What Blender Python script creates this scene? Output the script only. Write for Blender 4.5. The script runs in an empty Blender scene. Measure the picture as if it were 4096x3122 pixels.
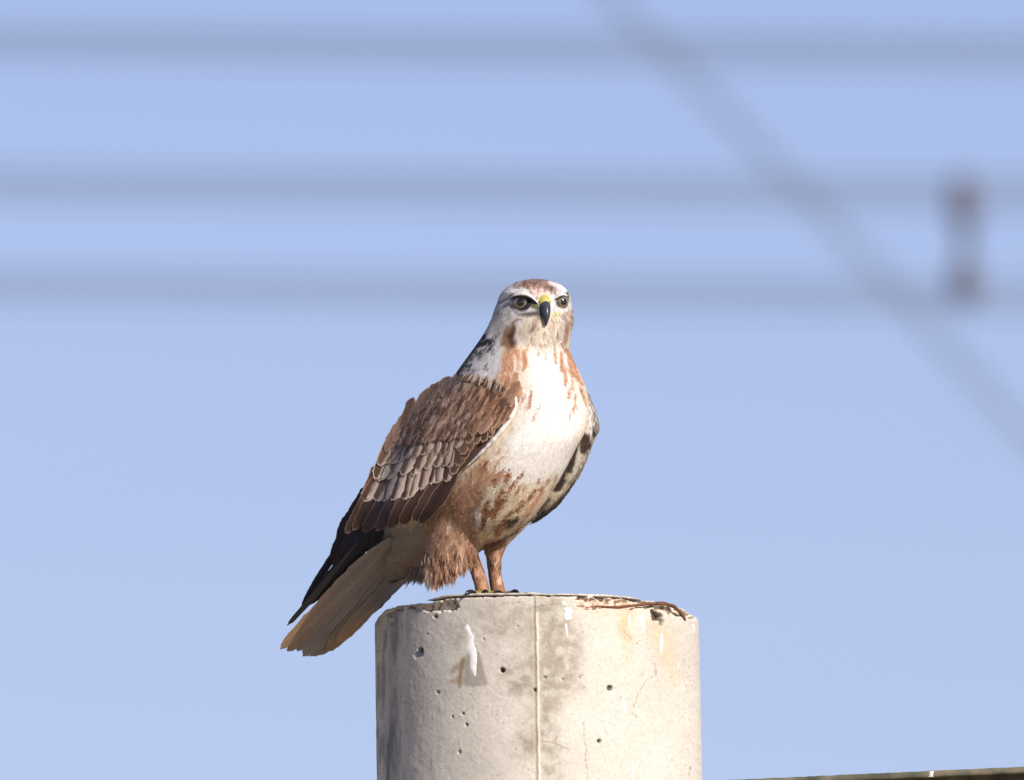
import bpy, math, random
import numpy as np
from mathutils import Vector
from mathutils.bvhtree import BVHTree

random.seed(7); rng = np.random.default_rng(11)
scene = bpy.context.scene
COL = scene.collection

# ------------------------------------------------------------------ camera
S = 0.000285                 # metres per photo pixel on the plane of the pole axis
PW, PH = 4096, 3122
DIST = 25.0
PITCH = math.radians(6.6)
CAMZ = 1.6
cp, sp = math.cos(PITCH), math.sin(PITCH)
K = S * cp / DIST            # tangent of view angle per pixel
cam_d = bpy.data.cameras.new('camera'); cam = bpy.data.objects.new('camera', cam_d); COL.objects.link(cam)
cam.location = (0, -DIST, CAMZ); cam.rotation_euler = (math.pi/2 + PITCH, 0, 0)
cam_d.sensor_width = 36.0; cam_d.lens = 36.0 / (PW * K)
cam_d.clip_start = 0.5; cam_d.clip_end = 6000
cam_d.dof.use_dof = True; cam_d.dof.focus_distance = (DIST - 0.19) / cp
cam_d.dof.aperture_fstop = 9.0
scene.camera = cam

# ------------------------------------------------------------------ sky, sun, exposure
SUN_AZ = math.radians(38)    # to the right of the camera's back
SUN_EL = math.radians(31)
world = bpy.data.worlds.new('World'); scene.world = world; world.use_nodes = True
wn = world.node_tree.nodes; wl = world.node_tree.links; wn.clear()
wo = wn.new('ShaderNodeOutputWorld'); bg = wn.new('ShaderNodeBackground'); sky = wn.new('ShaderNodeTexSky')
sky.sky_type = 'NISHITA'; sky.sun_disc = False
sun_vec = Vector((math.sin(SUN_AZ)*math.cos(SUN_EL), -math.cos(SUN_AZ)*math.cos(SUN_EL), math.sin(SUN_EL)))
sky.sun_elevation = SUN_EL
sky.sun_rotation = math.atan2(sun_vec.x, sun_vec.y)
sky.altitude = 0; sky.air_density = 1.0; sky.dust_density = 0.35; sky.ozone_density = 3.0
wb = wn.new('ShaderNodeMix'); wb.data_type = 'RGBA'; wb.blend_type = 'MULTIPLY'; wb.inputs['Factor'].default_value = 1.0
wb.inputs[7].default_value = (1.02, 0.865, 1.05, 1)      # the camera's white balance, over the whole sky
wl.new(sky.outputs[0], wb.inputs[6]); wl.new(wb.outputs[2], bg.inputs[0])
bg.inputs[1].default_value = 0.0965
wl.new(bg.outputs[0], wo.inputs[0])
sd = bpy.data.lights.new('sun', 'SUN'); sd.energy = 5.0; sd.angle = math.radians(0.53); sd.color = (1.0, 0.92, 0.83)
sun = bpy.data.objects.new('sun', sd); COL.objects.link(sun)
sun.rotation_euler = sun_vec.to_track_quat('Z', 'Y').to_euler(); sun.location = (8, -10, 12)
vs = scene.view_settings; vs.view_transform = 'Standard'; vs.look = 'None'; vs.gamma = 1; vs.exposure = 0.18
vs.use_curve_mapping = False
scene.cycles.use_denoising = True
scene.cycles.max_bounces = 6

# ------------------------------------------------------------------ photo pixel <-> world
def P(px, py, d):
    """photo pixel + depth (in photo pixels, positive = away from the pole axis plane) -> world"""
    px = np.asarray(px, float); py = np.asarray(py, float); d = np.asarray(d, float)
    x = (px - PW/2) * K; y = -(py - PH/2) * K
    dy = cp - y*sp; dz = sp + y*cp
    t = (d*S + DIST) / dy
    return np.stack([t*x, np.broadcast_to(d*S, t.shape)+0*t, CAMZ + t*dz], -1)
def PV(px, py, d): return Vector(P(px, py, d).tolist())
def proj(p):
    p = np.asarray(p, float); X = p[..., 0]; Y = p[..., 1] + DIST; Z = p[..., 2] - CAMZ
    zf = Y*cp + Z*sp; yu = -Y*sp + Z*cp
    return X/zf/K + PW/2, -yu/zf/K + PH/2

# ------------------------------------------------------------------ helpers
def lin(r, g, b, k=1.0):
    a = np.array([r, g, b], float)/255
    return np.where(a <= 0.04045, a/12.92, ((a+0.055)/1.055)**2.4) * k
def hash01(i, seed):
    i = (i.astype(np.int64) * 374761393 + seed * 668265263) & 0x7fffffff
    i = ((i ^ (i >> 13)) * 1274126177) & 0x7fffffff
    return ((i ^ (i >> 16)) & 0xffff) / 65535.0
def vnoise2(x, y, seed=0):
    xi = np.floor(x).astype(np.int64); yi = np.floor(y).astype(np.int64); fx = x - xi; fy = y - yi
    fx = fx*fx*(3-2*fx); fy = fy*fy*(3-2*fy)
    h = lambda a, b: hash01(a*73 + b*9277, seed)
    return (h(xi, yi)*(1-fx)+h(xi+1, yi)*fx)*(1-fy) + (h(xi, yi+1)*(1-fx)+h(xi+1, yi+1)*fx)*fy
def fbm(x, y, seed=0, o=4):
    v = 0; a = 0.5; t = 0
    for i in range(o):
        v = v + a*vnoise2(x*2**i, y*2**i, seed+i*17); t += a; a *= 0.5
    return v/t
def sstep(a, b, x):
    t = np.clip((x-a)/(b-a), 0, 1); return t*t*(3-2*t)
def seg_dist(px, py, pts):
    """signed-ish distance to a polyline of (x, y, w): distance minus local width"""
    best = np.full(px.shape, 1e9)
    for (x0, y0, w0), (x1, y1, w1) in zip(pts[:-1], pts[1:]):
        dx, dy = x1-x0, y1-y0; L2 = dx*dx+dy*dy+1e-9
        t = np.clip(((px-x0)*dx+(py-y0)*dy)/L2, 0, 1)
        dd = np.hypot(px-x0-t*dx, py-y0-t*dy) - (w0+(w1-w0)*t)
        best = np.minimum(best, dd)
    return best
def poly_sd(px, py, poly):
    inside = np.zeros(px.shape, bool); best = np.full(px.shape, 1e9)
    n = len(poly)
    for i in range(n):
        x0, y0 = poly[i]; x1, y1 = poly[(i+1) % n]
        dx, dy = x1-x0, y1-y0; t = np.clip(((px-x0)*dx+(py-y0)*dy)/(dx*dx+dy*dy+1e-9), 0, 1)
        best = np.minimum(best, np.hypot(px-x0-t*dx, py-y0-t*dy))
        c = ((y0 > py) != (y1 > py)) & (px < (x1-x0)*(py-y0)/((y1-y0) if y1 != y0 else 1e-9)+x0)
        inside ^= c
    return np.where(inside, -best, best)

def setprops(o, label=None, cat=None, group=None, kind=None):
    if label: o['label'] = label
    if cat: o['category'] = cat
    if group: o['group'] = group
    if kind: o['kind'] = kind
    return o
def wloc(o):
    l = np.zeros(3)
    while o is not None:
        l += np.array(o.location); o = o.parent
    return l
def mesh_obj(name, V, F, mat, parent=None, col=None, smooth=True, origin=None):
    """V world coordinates (n,3); F list of tuples or (m,4)/(m,3) array; col per-vertex rgb"""
    V = np.asarray(V, float)
    me = bpy.data.meshes.new(name)
    off = wloc(parent) if parent is not None else (np.zeros(3) if origin is None else np.array(origin, float))
    V2 = V - off
    if isinstance(F, np.ndarray):
        m, k = F.shape
        me.vertices.add(len(V2)); me.vertices.foreach_set('co', V2.astype(np.float32).ravel())
        me.loops.add(m*k); me.loops.foreach_set('vertex_index', F.astype(np.int32).ravel())
        me.polygons.add(m)
        me.polygons.foreach_set('loop_start', np.arange(0, m*k, k, dtype=np.int32))
        me.polygons.foreach_set('loop_total', np.full(m, k, dtype=np.int32))
        me.update(calc_edges=True)
    else:
        me.from_pydata(V2.tolist(), [], F)
    if col is not None:
        a = me.attributes.new('Col', 'FLOAT_COLOR', 'POINT')
        c4 = np.ones((len(V2), 4), np.float32); c4[:, :3] = col
        a.data.foreach_set('color', c4.ravel())
    if smooth and len(me.polygons):
        me.polygons.foreach_set('use_smooth', np.ones(len(me.polygons), bool))
    me.materials.append(mat)
    o = bpy.data.objects.new(name, me); COL.objects.link(o)
    if parent is not None: o.parent = parent
    elif origin is not None: o.location = origin
    return o
def grid_faces(n, m, closed=False, base=0):
    """n rows of m verts"""
    i = np.arange(n-1)[:, None]*m; j = np.arange(m if closed else m-1)[None, :]
    j2 = (j+1) % m
    return np.stack([i+j, i+j2, i+m+j2, i+m+j], -1).reshape(-1, 4) + base
def tube(pts, rad, seg=10, cap=True):
    pts = np.asarray(pts, float); n = len(pts); rad = np.broadcast_to(np.asarray(rad, float), (n,))
    T = np.gradient(pts, axis=0); T /= np.linalg.norm(T, axis=1)[:, None]+1e-12
    up = np.array([0.13, 0.31, 0.94]); V = []
    for i in range(n):
        a = np.cross(T[i], up); a /= np.linalg.norm(a)+1e-12; b = np.cross(T[i], a)
        th = np.linspace(0, 2*np.pi, seg, endpoint=False)
        V.append(pts[i] + rad[i]*(np.cos(th)[:, None]*a+np.sin(th)[:, None]*b))
    V = np.concatenate(V); F = [tuple(f) for f in grid_faces(n, seg, True)]
    if cap: F += [tuple(range(seg))[::-1], tuple(range((n-1)*seg, n*seg))]
    return V, F

# ------------------------------------------------------------------ materials
def new_mat(name):
    m = bpy.data.materials.new(name); m.use_nodes = True
    return m, m.node_tree.nodes, m.node_tree.links, m.node_tree.nodes['Principled BSDF']
def plumage_mat(name, rough=0.75, transl=0.18, grain=220.0):
    m, n, l, b = new_mat(name)
    at = n.new('ShaderNodeAttribute'); at.attribute_name = 'Col'
    no = n.new('ShaderNodeTexNoise'); no.inputs['Scale'].default_value = grain; no.inputs['Detail'].default_value = 3
    tc = n.new('ShaderNodeTexCoord'); l.new(tc.outputs['Object'], no.inputs['Vector'])
    mr = n.new('ShaderNodeMapRange'); mr.inputs['From Min'].default_value = 0.3; mr.inputs['From Max'].default_value = 0.7
    mr.inputs['To Min'].default_value = 0.94; mr.inputs['To Max'].default_value = 1.05
    l.new(no.outputs[0], mr.inputs['Value'])
    mx = n.new('ShaderNodeMix'); mx.data_type = 'RGBA'; mx.blend_type = 'MULTIPLY'; mx.inputs['Factor'].default_value = 1
    l.new(at.outputs['Color'], mx.inputs[6]); l.new(mr.outputs[0], mx.inputs[7])
    l.new(mx.outputs[2], b.inputs['Base Color'])
    b.inputs['Roughness'].default_value = rough; b.inputs['Specular IOR Level'].default_value = 0.25
    b.inputs['Sheen Weight'].default_value = 0.08
    if transl > 0:
        tr = n.new('ShaderNodeBsdfTranslucent'); l.new(mx.outputs[2], tr.inputs['Color'])
        ms = n.new('ShaderNodeMixShader'); ms.inputs[0].default_value = transl
        out = [x for x in n if x.type == 'OUTPUT_MATERIAL'][0]
        l.new(b.outputs[0], ms.inputs[1]); l.new(tr.outputs[0], ms.inputs[2]); l.new(ms.outputs[0], out.inputs['Surface'])
    return m
def simple_mat(name, color, rough=0.5, spec=0.5, noise=0.0, nscale=60, coat=0.0, attr=False):
    m, n, l, b = new_mat(name)
    b.inputs['Roughness'].default_value = rough; b.inputs['Specular IOR Level'].default_value = spec
    b.inputs['Coat Weight'].default_value = coat; b.inputs['Coat Roughness'].default_value = 0.05
    tc = n.new('ShaderNodeTexCoord'); no = n.new('ShaderNodeTexNoise'); no.inputs['Scale'].default_value = nscale
    no.inputs['Detail'].default_value = 5; l.new(tc.outputs['Object'], no.inputs['Vector'])
    mr = n.new('ShaderNodeMapRange'); mr.inputs['From Min'].default_value = 0.25; mr.inputs['From Max'].default_value = 0.75
    mr.inputs['To Min'].default_value = 1-noise; mr.inputs['To Max'].default_value = 1+noise
    l.new(no.outputs[0], mr.inputs['Value'])
    mx = n.new('ShaderNodeMix'); mx.data_type = 'RGBA'; mx.blend_type = 'MULTIPLY'; mx.inputs['Factor'].default_value = 1
    if attr:
        at = n.new('ShaderNodeAttribute'); at.attribute_name = 'Col'; l.new(at.outputs['Color'], mx.inputs[6])
    else: mx.inputs[6].default_value = (*color, 1)
    l.new(mr.outputs[0], mx.inputs[7]); l.new(mx.outputs[2], b.inputs['Base Color'])
    return m
M_PLUME = plumage_mat('plumage')
M_BODY = plumage_mat('plumage_skin', transl=0)
M_FEATHER = plumage_mat('flight_feather', rough=0.6, transl=0.12, grain=150)
M_BEAK = simple_mat('beak_horn', (0.035, 0.042, 0.055), 0.32, 0.5, 0.25, 120)
M_CERE = simple_mat('cere_skin', (0.46, 0.41, 0.10), 0.45, 0.4, 0.15, 150)
M_TOE = simple_mat('toe_skin', (0.26, 0.19, 0.06), 0.5, 0.4, 0.3, 200)
M_CLAW = simple_mat('claw_horn', (0.010, 0.011, 0.013), 0.28, 0.5, 0.2, 100)
M_EYE = simple_mat('eye_surface', (1, 1, 1), 0.12, 0.5, 0.08, 300, coat=1.0, attr=True)

# ------------------------------------------------------------------ ground
gm, gn, gl, gb = new_mat('dry_ground')
tc = gn.new('ShaderNodeTexCoord'); n1 = gn.new('ShaderNodeTexNoise'); n1.inputs['Scale'].default_value = 0.35; n1.inputs['Detail'].default_value = 10
cr = gn.new('ShaderNodeValToRGB'); cr.color_ramp.elements[0].color = (0.20, 0.17, 0.11, 1); cr.color_ramp.elements[1].color = (0.40, 0.34, 0.24, 1)
gl.new(tc.outputs['Object'], n1.inputs['Vector']); gl.new(n1.outputs[0], cr.inputs[0]); gl.new(cr.outputs[0], gb.inputs['Base Color'])
gb.inputs['Roughness'].default_value = 0.95
R = 3000; N = 25
gx = np.linspace(-1, 1, N); gx = np.sign(gx)*np.abs(gx)**3*R
GX, GY = np.meshgrid(gx, gx)
ground = mesh_obj('ground', np.stack([GX, GY, 0*GX], -1).reshape(-1, 3), grid_faces(N, N), gm); setprops(ground, kind='structure')

# ------------------------------------------------------------------ concrete pole
PR = 647*S
pole_top = float(P(2146, 2384, -647)[2])
PCX = (2146 - PW/2)*S
LEAN = 0.018                         # the pole's axis leans a little
def pole_pt(th, z, r):
    """th = 0 faces the camera, positive to the right"""
    rr = PR*(1 + (pole_top - z)*0.020) + r
    cx = PCX + (pole_top - z)*LEAN
    return np.stack([cx + rr*np.sin(th), -rr*np.cos(th), z + 0*th], -1)
pole_root = bpy.data.objects.new('concrete_pole', None); COL.objects.link(pole_root)
pole_root.location = (PCX + pole_top*LEAN, 0, 0)
setprops(pole_root, 'round weathered concrete pole under the bird, chipped rim and white droppings', 'pole')

def zc(o, s, pts):
    return [(o[0]+p[0]*s, o[1]+p[1]*s) + tuple(q*s for q in p[2:]) for p in pts]
Z6 = lambda *p: zc((1450, 2300), 0.6352, p)      # zoom of the pole's top
Z7 = lambda *p: zc((1450, 2500), 0.6352, p)      # zoom of the pole's shaft

def pole_color(px, py):
    wx = (fbm(px/60, py/60, 3)-.5)*26; wy = (fbm(px/60, py/60, 9)-.5)*26
    qx, qy = px+wx, py+wy
    base = lin(200, 193, 180)[None]*np.ones(px.shape+(1,))
    big = fbm(px/240, py/240, 21, 5)
    base *= (0.88 + 0.24*big)[..., None]
    def mix(c, m):
        nonlocal base
        base = base*(1-m[..., None]) + np.asarray(c)*m[..., None]
    fine = fbm(px/28, py/28, 5, 4)
    grey = lin(138, 128, 108)
    # grey blotch beside the seam
    for poly, st in [(Z7((870, 240), (1000, 200), (1060, 60), (1100, -200), (1200, -220), (1330, -80), (1400, 150), (1380, 420), (1250, 480), (1230, 700), (1260, 950), (1150, 980), (1100, 850), (940, 830), (960, 700), (1030, 560), (1020, 470), (900, 420), (870, 360)), 0.62),
                     (Z6((700, 180), (1100, 180), (1090, 420), (980, 400), (760, 440), (720, 300)), 0.42),
                     (Z6((540, 330), (650, 300), (650, 440), (570, 470)), 0.45)]:
        d = poly_sd(qx, qy, poly); mix(grey, sstep(34, -40, d)*st*.9*(0.35+0.9*sstep(.25, .75, fine)))
    # dirt wedge round the long dropping
    d = poly_sd(px, py, Z7((655, 180), (735, 170), (790, 380), (700, 392), (632, 385))); mix(lin(150, 142, 130), sstep(6, -6, d)*0.8)
    d = seg_dist(qx, qy, Z7((640, 230, 14), (620, 395, 10))); mix(lin(110, 88, 62), sstep(10, -8, d)*0.75)
    d = seg_dist(qx, qy, Z7((560, 290, 8), (640, 250, 22))); mix(lin(140, 118, 90), sstep(16, -10, d)*0.6)
    d = seg_dist(qx, qy, Z7((560, 360, 8), (620, 340, 20))); mix(lin(150, 120, 86), sstep(16, -10, d)*0.6)
    # warm rusty wash on the right
    for pts, c, st in [(Z7((1660, -150, 40), (1670, 120, 30), (1660, 260, 8)), lin(214, 180, 142), .4),
                       (Z6((1420, 190, 60), (1650, 200, 70)), lin(222, 186, 160), .5),
                       (Z6((1850, 330, 60), (1900, 520, 40)), lin(190, 172, 140), .45),
                       (Z7((1900, 80, 70), (1960, 330, 40)), lin(200, 184, 150), .4),
                       (Z6((1680, 240, 14), (1640, 340, 10), (1680, 400, 6)), lin(206, 160, 96), .5)]:
        d = seg_dist(qx, qy, pts); mix(c, sstep(34, -26, d)*st)
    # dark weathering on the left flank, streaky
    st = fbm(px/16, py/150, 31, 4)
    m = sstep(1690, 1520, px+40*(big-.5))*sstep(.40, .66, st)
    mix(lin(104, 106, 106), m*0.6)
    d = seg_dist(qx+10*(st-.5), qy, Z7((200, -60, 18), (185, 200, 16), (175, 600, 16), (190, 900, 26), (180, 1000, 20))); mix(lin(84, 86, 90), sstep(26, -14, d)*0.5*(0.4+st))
    # cracks and scratches
    for pts in [Z7((1390, 620, 1.6), (1400, 740, 2.5), (1412, 900, 2), (1415, 985, 2)), Z7((1775, 360, 2), (1735, 430, 2), (1705, 520, 2.4)), Z7((1700, 555, 4), (1728, 582, 3)),
                Z7((1845, 240, 3), (1845, 310, 4)), Z7((2062, 900, 3), (2050, 965, 3)), Z7((432, 790, 2), (434, 925, 3)), Z7((612, 720, 2), (614, 810, 4)), Z7((1140, 740, 3), (1210, 745, 3), (1330, 800, 2)),
                Z7((850, 950, 1.5), (910, 915, 1.5)), Z6((1060, 200, 2), (1230, 180, 2)), Z6((880, 180, 3), (1000, 170, 2)), Z7((1520, 650, 2), (1545, 700, 2)), Z6((1640, 350, 1.5), (1690, 405, 2))]:
        d = seg_dist(px+(fine-.5)*16, py+(big-.5)*10, pts); mix(lin(128, 108, 84), sstep(3, -2, d)*0.65*sstep(.28, .5, fbm(px/9, py/9, 91, 3)))
    # speckle
    sp_ = hash01((px//5).astype(np.int64)*7919+(py//5).astype(np.int64)*104729, 77)
    dens = sstep(.45, .7, fbm(px/130, py/110, 41, 3))
    mix(lin(120, 104, 84), (sp_ > 0.99-0.03*dens)*0.35)
    s2 = vnoise2(px/9, py/11, 51); mix(lin(96, 82, 64), sstep(.93, .985, s2)*(0.15+0.5*dens))
    base *= (0.90+0.2*fbm(px/11, py/11, 61, 3))[..., None]
    # broken rim: fresh gravelly face
    return np.clip(base, 0.01, 0.8)

def rim_z(px):
    """how far (px) the rim is worn down at this place across the photo"""
    xs = [1490, 1502, 1516, 1540, 1580, 1650, 1700, 1760, 1820, 1900, 2600, 2680, 2730, 2770, 2800]
    ys = [64, 44, 24, 14, 8, 6, 14, 4, 0, 0, 0, 4, 14, 26, 34]
    return np.interp(px, xs, ys)
VIS = math.radians(104)
nz, nt = 230, 560
th_f = np.linspace(-VIS, VIS, nt)
zs = pole_top - np.concatenate([np.array([0.0, .0012, .0026, .0044]), .0044+np.cumsum(np.linspace(.0009, .00125, nz-4))])
TH, ZZ = np.meshgrid(th_f, zs)
rp = pole_pt(TH, ZZ, 0*TH); ppx, ppy = proj(rp)
u_mm = TH*PR*1000; v_mm = (pole_top-ZZ)*1000
disp = (fbm(u_mm/14, v_mm/14, 101, 4)-.5)*0.0008 + (fbm(u_mm/3.0, v_mm/3.0, 107, 3)-.5)*0.0003
# mould seam: a thin raised fin with a groove on its left
sx = np.interp(ppy, [2440, 2600, 2800, 2960, 3122], [2143, 2146, 2149, 2151, 2153]) + (fbm(ppy/30, 0*ppy, 5)-.5)*5
disp += 0.0008*np.exp(-((ppx-sx-3)/4.5)**2) - 0.0010*np.exp(-((ppx-sx+7)/4.0)**2)
holes = [(*Z7((364, 158))[0], 10, .006), (*Z7((880, 285))[0], 10, .006), (*Z7((1558, 398))[0], 11, .004), (*Z7((1490, 732))[0], 8, .004), (*Z7((632, 558))[0], 5, .003), (*Z7((655, 628))[0], 5, .003),
         (*Z7((1370, 330))[0], 6, .002), (*Z7((475, 425))[0], 6, .002), (*Z7((1085, 410))[0], 7, .003), (*Z7((1150, 330))[0], 6, .002), (*Z6((460, 262))[0], 8, .003), (*Z6((180, 310))[0], 7, .002), (*Z7((610, 800))[0], 6, .002)]
for i in range(12):
    holes.append((random.uniform(1530, 2780), random.uniform(2460, 3110), random.uniform(2.5, 5), .0016))
hole_mask = np.zeros_like(ppx)
for hx, hy, hr, hd in holes:
    g = sstep(1.25, .7, np.hypot(ppx-hx, ppy-hy)/hr); disp -= hd*g; hole_mask = np.maximum(hole_mask, g*min(1, hd/.004))
# smooth spalls just under the rim
chips = [Z6((300, 195, 20), (560, 190, 36)), Z6((1380, 175, 34), (1700, 175, 30), (1900, 200, 22), (2010, 250, 18)), Z6((1880, 180, 16), (2060, 240, 26)), Z6((160, 235, 8), (250, 215, 10))]
chipm = np.zeros_like(ppx)
for c in chips:
    d = seg_dist(ppx+(fbm(ppx/22, ppy/22, 13)-.5)*44, ppy+(fbm(ppx/22, ppy/22, 15)-.5)*36, c); chipm = np.maximum(chipm, sstep(5, -5, d))
disp -= chipm*(0.0035+0.006*fbm(u_mm/6, v_mm/6, 121, 3))
# dark broken pocket on the right
pk = poly_sd(ppx+(fbm(ppx/15, ppy/15, 3)-.5)*10, ppy, Z6((1815, 222), (1860, 215), (1895, 262), (1893, 318), (1875, 318), (1872, 285), (1830, 288)))
pkm = sstep(3, -3, pk); disp -= pkm*0.010
# grey shallow patch at the left pit
pg = poly_sd(ppx, ppy, Z7((318, 190), (350, 160), (385, 165), (380, 195), (335, 215)))
disp -= sstep(3, -3, pg)*0.0012
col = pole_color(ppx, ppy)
def mixa(c, m): 
    global col
    col = col*(1-m[..., None])+np.asarray(c)*m[..., None]
mixa(lin(196, 168, 140), chipm*0.55*(fbm(ppx/14, ppy/14, 71, 3))*1.5)
gr = vnoise2(ppx/13, ppy/12, 205); mixa(lin(110, 92, 78), chipm*sstep(.62, .8, gr)*.8); mixa(lin(224, 205, 186), chipm*sstep(.36, .18, gr)*.8)
mixa(lin(60, 36, 26), pkm*.9); mixa(lin(40, 34, 26), hole_mask*.85)
mixa(lin(128, 134, 136), sstep(3, -3, pg)*.85*(1-hole_mask))
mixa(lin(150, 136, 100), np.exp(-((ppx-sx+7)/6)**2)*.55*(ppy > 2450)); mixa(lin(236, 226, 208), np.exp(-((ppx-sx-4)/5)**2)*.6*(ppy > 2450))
drop = rim_z(ppx)*S*sstep(.02, 0, (pole_top-ZZ))*1.0
drop += (fbm(u_mm/7, 0*u_mm, 131, 4)-.5)*.0035*sstep(.006, 0, pole_top-ZZ)
rp = pole_pt(TH, ZZ, disp); rp[..., 2] -= np.abs(drop)
rp[0, :, 0] += -np.sin(TH[0])*.0012; rp[0, :, 1] += np.cos(TH[0])*.0012
V = [rp.reshape(-1, 3)]; C = [col.reshape(-1, 3)]; F = [grid_faces(nz, nt)]; nb = nz*nt
# top: rings shrinking inwards from the rim
rimring = rp[0]; rings = []
cx0 = PCX
for k, f in enumerate([.985, .96, .9, .75, .5, .25, .02]):
    r_ = rimring.copy(); r_[:, 0] = cx0+(rimring[:, 0]-cx0)*f; r_[:, 1] = rimring[:, 1]*f
    r_[:, 2] = rimring[:, 2]*(1-min(1, k/2)) + (pole_top-.0015)*min(1, k/2) + (fbm(r_[:, 0]*300, r_[:, 1]*300, 7)-.5)*.002
    rings.append(r_)
rr = np.concatenate(rings); V.append(rr); C.append(np.tile(lin(190, 176, 155), (len(rr), 1)) * (0.8+.4*fbm(rr[:, 0]*180, rr[:, 1]*180, 8))[:, None])
ft = grid_faces(len(rings)+1, nt)      # first row is the rim itself (indices 0..nt-1)
ft = np.where(ft < nt, ft, ft-nt+nb)
F.append(ft[:, ::-1]); nb += len(rr)
# back of the shaft and lower shaft down to the ground
nb2 = 60; thb = np.linspace(VIS, 2*math.pi-VIS, nb2); zb = np.array([pole_top, pole_top-.01, zs[-1]])
TB, ZB = np.meshgrid(thb, zb); pb = pole_pt(TB, ZB, 0*TB); pb[:, 0] = rp[[0, 8, -1], -1]; pb[:, -1] = rp[[0, 8, -1], 0]
V.append(pb.reshape(-1, 3)); C.append(np.tile(lin(205, 192, 172), (pb.shape[0]*nb2, 1))); F.append(grid_faces(3, nb2, base=nb)); nb += 3*nb2
tb2 = np.concatenate([pb[0][None], np.stack([PCX+(pb[0, :, 0]-PCX)*.02, pb[0, :, 1]*.02, 0*pb[0, :, 2]+pole_top-.0015], -1)[None]])
V.append(tb2.reshape(-1, 3)); C.append(np.tile(lin(190, 176, 155), (2*nb2, 1))); F.append(grid_faces(2, nb2, base=nb)[:, ::-1]); nb += 2*nb2
thl = np.linspace(0, 2*math.pi, 97); zl = np.linspace(zs[-1]+.0005, -.3, 40)
TL, ZL = np.meshgrid(thl, zl); pl = pole_pt(TL, ZL, 0*TL)
V.append(pl.reshape(-1, 3)); cl = lin(205, 192, 172)*(0.85+.3*fbm(TL*6, ZL*3, 17, 5))[..., None]
C.append(cl.reshape(-1, 3)); F.append(grid_faces(40, 97, base=nb))
pm, pn, pln, pbs = new_mat('weathered_concrete')
at = pn.new('ShaderNodeAttribute'); at.attribute_name = 'Col'
tc = pn.new('ShaderNodeTexCoord'); no = pn.new('ShaderNodeTexNoise'); no.inputs['Scale'].default_value = 420; no.inputs['Detail'].default_value = 6
pln.new(tc.outputs['Object'], no.inputs['Vector'])
mr = pn.new('ShaderNodeMapRange'); mr.inputs['From Min'].default_value = .3; mr.inputs['From Max'].default_value = .7; mr.inputs['To Min'].default_value = .9; mr.inputs['To Max'].default_value = 1.08
pln.new(no.outputs[0], mr.inputs['Value'])
mx = pn.new('ShaderNodeMix'); mx.data_type = 'RGBA'; mx.blend_type = 'MULTIPLY'; mx.inputs['Factor'].default_value = 1
pln.new(at.outputs['Color'], mx.inputs[6]); pln.new(mr.outputs[0], mx.inputs[7]); pln.new(mx.outputs[2], pbs.inputs['Base Color'])
bu = pn.new('ShaderNodeBump'); bu.inputs['Strength'].default_value = .15; bu.inputs['Distance'].default_value = .0008
pln.new(no.outputs[0], bu.inputs['Height']); pln.new(bu.outputs[0], pbs.inputs['Normal'])
pbs.inputs['Roughness'].default_value = .9; pbs.inputs['Specular IOR Level'].default_value = .2
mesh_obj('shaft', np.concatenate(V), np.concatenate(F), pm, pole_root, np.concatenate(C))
M_CONC = simple_mat('mortar', (0.50, 0.45, 0.38), .9, .2, .3, 160)
M_WHITE = simple_mat('bird_lime', (0.80, 0.78, 0.74), .85, .2, .12, 200)
M_RUST = simple_mat('rusty_steel', (0.16, 0.07, 0.035), .85, .3, .5, 130)

def pole_th(px, py):
    """angle and height on the shaft seen at this pixel"""
    z = pole_top
    for _ in range(6):
        rr_ = PR*(1+(pole_top-z)*.02); cx_ = PCX+(pole_top-z)*LEAN
        d = -rr_*math.cos(math.asin(max(-1, min(1, ((px-PW/2)*S*.993-cx_)/rr_))))
        p = P(px, py, d/S); z = float(p[2])
    rr_ = PR*(1+(pole_top-z)*.02); cx_ = PCX+(pole_top-z)*LEAN
    return math.asin(max(-1, min(1, (float(p[0])-cx_)/rr_))), z
def dropping(pts, thick=.0005):
    """a splash of lime running down the shaft: pts of (px, py, half width)"""
    n = 60; m = 11
    arr = np.array(pts); s = np.linspace(0, 1, len(arr)); t = np.linspace(0, 1, n)
    cx = np.interp(t, s, arr[:, 0]); cy = np.interp(t, s, arr[:, 1]); w = np.interp(t, s, arr[:, 2])
    w = w*np.clip(np.sqrt(np.clip(1-(2*t-1)**8, 0, 1)), .15, 1)*(0.62+.5*vnoise2(t*9, 0*t+arr[0, 0], 5)+.26*vnoise2(t*31, 0*t+arr[0, 0], 6))
    cx = cx + (vnoise2(t*6, 0*t+arr[0, 1], 8)-.5)*w*0.8
    V = []
    for i in range(n):
        for j in range(m):
            u = -1+2*j/(m-1)
            th, z = pole_th(cx[i]+u*w[i], cy[i])
            edge = (1-u*u)*min(1, 6*t[i], 6*(1-t[i]))
            V.append(pole_pt(np.array(th), np.array(z), -.0004+thick*1.8*edge))
    return mesh_obj('dropping', np.array(V), grid_faces(n, m), M_WHITE, pole_root)
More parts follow.
